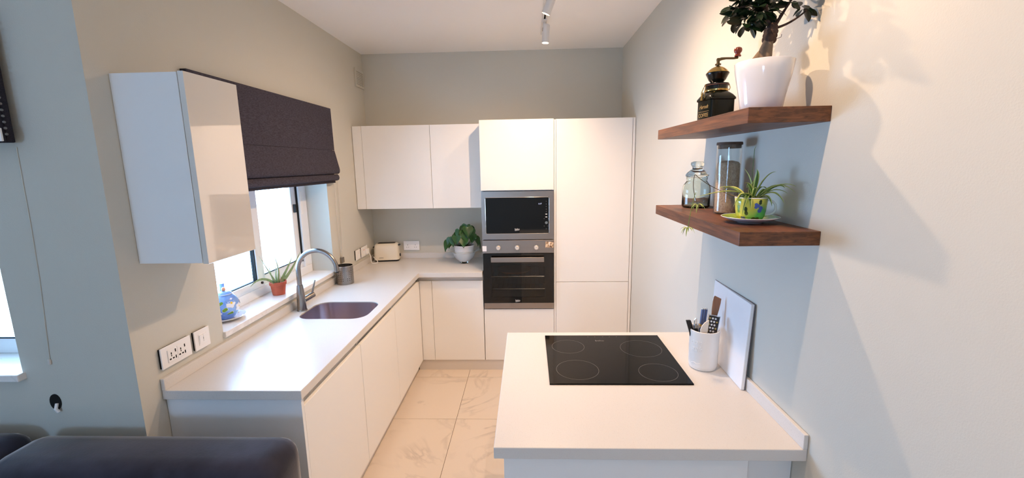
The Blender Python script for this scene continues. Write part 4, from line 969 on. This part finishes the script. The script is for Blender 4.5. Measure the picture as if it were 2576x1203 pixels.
cup_patch(caz-48, .04, lambda t: .014*(.25+.75*abs(math.sin(t))**3), 'paint_green'); cup_patch(caz-30, .010, lambda t: .008*(.5+.5*abs(math.cos(t))), 'paint_blue'); cup_patch(caz+22, .008, lambda t: .013*(.3+.7*abs(math.cos(t))**2), 'paint_dark')
cup_patch(caz-100, .03, lambda t: .012, 'paint_blue'); cup_patch(caz+120, .04, lambda t: .013*(.4+.6*abs(math.cos(t))), 'paint_blue')
def ribbon(p0, p1, p2, w0, n=11, cream=True, name='leaf'):
    pts = [Vector(q) for q in curve(p0, p1, p2, n)]; rows = []
    for i, p in enumerate(pts):
        t = (pts[min(i+1, n-1)]-pts[max(i-1, 0)]).normalized(); s = t.cross(Vector((0, 0, 1)))
        s = s.normalized() if s.length > .05 else Vector((1, 0, 0)); nn = s.cross(t); f = i/(n-1)
        wd = w0*(.55+.45*math.sin(min(1, f*2.2)*PI/2))*(1-f**2.6)+.0004
        rows.append([p-s*wd+nn*wd*.55, p-s*wd*.55+nn*wd*.15, p, p+s*wd*.55+nn*wd*.15, p+s*wd+nn*wd*.55])
    g = G().strip(rows)
    g.m = [(1 if (k % 4) in (0, 3) else 0) for k in range(len(g.f))]
    return g.build(name, ['leaf_green', 'leaf_cream'], sp, smooth=True, ang=80)
zt = z0+.072
LV = [((-.02, -.01), (-.06, -.04, .05), (-.20, -.03, .008)), ((-.015, -.01), (-.05, -.05, .05), (-.085, -.06, -.02)), ((-.01, -.02), (-.04, -.05, .045), (-.055, -.06, -.05)),
      ((.0, -.02), (-.06, -.05, .04), (-.07, -.05, .0)), ((.005, .0), (.01, -.02, .08), (.0, -.02, .10)), ((.0, 0), (.0, .0, .07), (-.03, .01, .105)), ((.01, .0), (.03, -.02, .09), (.06, -.03, .09)),
      ((.015, -.005), (.05, -.07, .07), (.075, -.12, .045)), ((.015, -.01), (.045, -.06, .08), (.085, -.1, .025)), ((.02, -.01), (.05, -.04, .05), (.08, -.07, .02)), ((.015, -.02), (.04, -.06, .05), (.06, -.09, -.01)),
      ((.01, -.02), (.03, -.05, .03), (.035, -.065, -.02)), ((-.005, -.015), (-.01, -.05, .05), (-.01, -.03, .035)), ((0, .01), (.02, .05, .07), (.03, .10, .03)), ((-.01, .01), (-.04, .06, .06), (-.06, .09, .02)),
      ((.01, .01), (.05, .04, .06), (.085, .06, .02)), ((-.02, 0), (-.07, .01, .06), (-.11, .02, .03)), ((.0, -.01), (-.02, -.03, .06), (-.045, -.04, .055)), ((.012, -.006), (.03, -.03, .045), (.02, -.05, .03)), ((.0, .0), (-.005, .0, .06), (.012, -.01, .07)),
      ((.02, -.015), (.055, -.05, .06), (.06, -.085, .04)), ((-.012, -.018), (-.03, -.05, .02), (-.03, -.06, -.03))]
for (bx, by), c_, e_ in LV:
    ribbon((ux+bx, uy+by, zt), (ux+c_[0], uy+c_[1], zt+c_[2]), (min(ux+e_[0], XR-.012), uy+e_[1], zt+e_[2]), rnd.uniform(.0062, .0082))
# runners with plantlets
rn = G().tube(curve((ux-.02, uy+.03, zt), (ux-.1, uy+.10, zt+.03), (.60, 1.61, 1.742), 10)+curve((.597, 1.608, 1.742), (.575, 1.58, 1.70), (.588, 1.545, 1.64), 8), .0011, 6).build('runner', 'bronze', sp, smooth=True)
G().tube(curve((.585, 1.56, 1.68), (.56, 1.53, 1.63), (.545, 1.505, 1.565), 8), .0011, 6).build('runner', 'leaf_green', sp, smooth=True)
G().tube(curve((ux+.005, uy+.01, zt), (ux+.01, uy+.03, zt+.08), (.772, 1.55, 1.83), 8), .0009, 5).build('runner', 'leaf_green', sp, smooth=True)
for c_, nL, L in (((.588, 1.543, 1.638), 8, .032), ((.543, 1.503, 1.562), 8, .030)):
    for k in range(nL):
        a = 2*PI*k/nL+.3; ex = (c_[0]+L*math.cos(a)*.8, c_[1]+L*math.sin(a)*.8, c_[2]-L*(.15+.6*(k % 3)/2))
        ribbon(c_, ((c_[0]+ex[0])/2, (c_[1]+ex[1])/2, c_[2]+.012), ex, .0028, 7, name='plantlet_leaf')
ribbon((.772, 1.55, 1.825), (.773, 1.549, 1.832), (.776, 1.547, 1.838), .002, 5, name='plantlet_leaf')

# ================================================================== TRACK LIGHTS
tx = .128
tr = thing('light_track', 'white ceiling track carrying the spotlights', 'track light', (tx, 1.9, ZC-.02))
g = G().box(tx-.017, tx-.006, .15, 3.62, ZC-.02, ZC-.0005).box(tx+.006, tx+.017, .15, 3.62, ZC-.02, ZC-.0005).box(tx-.006, tx+.006, .15, 3.62, ZC-.006, ZC-.0005)
g.build('rail', 'lamp_white', tr)
B(tx-.0055, tx+.0055, .16, 3.6, ZC-.009, ZC-.0062).build('conductor', 'dark_gap', tr)
B(tx-.018, tx+.018, 3.62, 3.632, ZC-.021, ZC-.0005).build('end_cap', 'lamp_white', tr)
def spot(y, direction, lab, energy, size=165, blend=.9, dx=.012):
    d = Vector(direction).normalized()
    o = thing('track_spotlight', lab, 'spotlight', (tx, y, ZC-.021), group='spotlights on the ceiling track')
    B(tx-.015, tx+.015, y-.045, y+.045, ZC-.03, ZC-.0205).build('adapter', 'lamp_white', o, bevel=.002)
    G().cyl((tx, y, ZC-.0302), (tx, y, ZC-.044), .011, 16).build('swivel', 'lamp_white', o, smooth=True)
    top = Vector((tx+dx, y, ZC-.050)); bot = top+d*.118
    R = d.to_track_quat('Z', 'Y').to_matrix().to_4x4()
    g = G().lathe([(0, -.004), (.022, -.004), (.0255, 0), (.0255, .118), (.0235, .118), (.0225, .108), (0, .108)], seg=28).xf(Matrix.Translation(top) @ R)
    g.build('head', 'lamp_white', o, smooth=True, ang=40)
    g = G().lathe([(0, .1085), (.021, .1085), (.021, .112), (0, .113)], seg=24).xf(Matrix.Translation(top) @ R); g.build('lens', 'lens', o, smooth=True)
    side = d.cross(Vector((0, 1, 0))).normalized()
    if side.length > .1:
        c0 = top+d*.03; nx = Vector((-1, -.35, 0)).normalized(); nx = (nx-d*nx.dot(d)).normalized(); ty = d.cross(nx)
        g = G().add([c0+nx*(.0246+e)+ty*a*.0022+d*b*.012 for e in (0, .0016) for a in (-1, 1) for b in (-1, 1)], [(0, 1, 3, 2), (4, 6, 7, 5), (0, 4, 5, 1), (2, 3, 7, 6), (0, 2, 6, 4), (1, 5, 7, 3)]); g.build('vent_slot', 'dark_gap', o)
    ld = bpy.data.lights.new('spot_beam', 'SPOT'); ld.energy = energy; ld.color = SPOT_COLOR; ld.spot_size = math.radians(size); ld.spot_blend = blend; ld.shadow_soft_size = .012
    lo = bpy.data.objects.new('spot_beam', ld); COL.objects.link(lo); lo.parent = o
    lo.location = bot+d*.006-Vector(o.location); lo.rotation_euler = d.to_track_quat('-Z', 'Y').to_euler()
    return o
spot(3.30, (-.06, -.02, -1), 'white track spotlight hanging straight down in front of the oven tower', 17, size=140, blend=1)
spot(2.70, (-.42, .16, -1), 'white track spotlight tilted towards the sink', 40, size=150, dx=.03)
spot(2.12, (.25, 0, -1), 'white track spotlight tilted towards the walnut shelves', 33)
spot(1.20, (.4, -.1, -1), 'white track spotlight aimed at the right wall beside the peninsula', 23)
spot(.30, (.5, -.45, -1), 'white track spotlight at the living room end of the track', 30, size=130, blend=1)

# ================================================================== SOFA
so = thing('sofa', 'charcoal velvet sofa standing in front of the worktop end', 'sofa', (-1.9, 1.05, 0))
def cushion(name, x0, x1, y0, y1, z0, z1, r=.05, sub=2, puff=0):
    g = G(); nx, ny, nz = 8, 4, 4
    bm = bmesh.new(); bmesh.ops.create_cube(bm, size=1)
    for v in bm.verts: v.co = Vector((x0 if v.co.x < 0 else x1, y0 if v.co.y < 0 else y1, z0 if v.co.z < 0 else z1))
    bmesh.ops.bevel(bm, geom=bm.edges[:], offset=r, segments=4, profile=.5, affect='EDGES')
    bmesh.ops.subdivide_edges(bm, edges=[e for e in bm.edges if e.calc_length() > .15], cuts=5, use_grid_fill=True)
    c = Vector(((x0+x1)/2, (y0+y1)/2, (z0+z1)/2))
    for v in bm.verts:
        u = abs(v.co.x-c.x)/((x1-x0)/2); q = abs(v.co.z-c.z)/((z1-z0)/2)
        v.co.y += (-1 if v.co.y < c.y else 1)*puff*(1-u**3)*(1-q**3)
        v.co.z += puff*.6*(1-u**4)*(1 if v.co.z > c.z else 0)
    bm.verts.index_update(); g.add([v.co[:] for v in bm.verts], [[v.index for v in f.verts] for f in bm.faces]); bm.free()
    return g.build(name, 'velvet', so, smooth=True, ang=80)
cushion('back_cushion', -1.895, -.86, 1.25, 1.492, .30, .812, .075, puff=.0)
cushion('back_cushion', -2.93, -1.90, 1.25, 1.492, .30, .822, .075, puff=.0)
cushion('seat_cushion', -1.893, -.86, .62, 1.245, .30, .46, .04)
cushion('seat_cushion', -2.93, -1.90, .62, 1.245, .30, .46, .04)
B(-2.93, -.86, .62, 1.49, .08, .299).build('base', 'velvet', so, bevel=.02)
cushion('arm', -3.12, -2.935, .60, 1.49, .08, .62, .05)
for x in (-3.0, -.95):
    for y in (.7, 1.4): G().cyl((x, y, 0), (x, y, .082), .02, 12).build('leg', 'black_plastic', so)
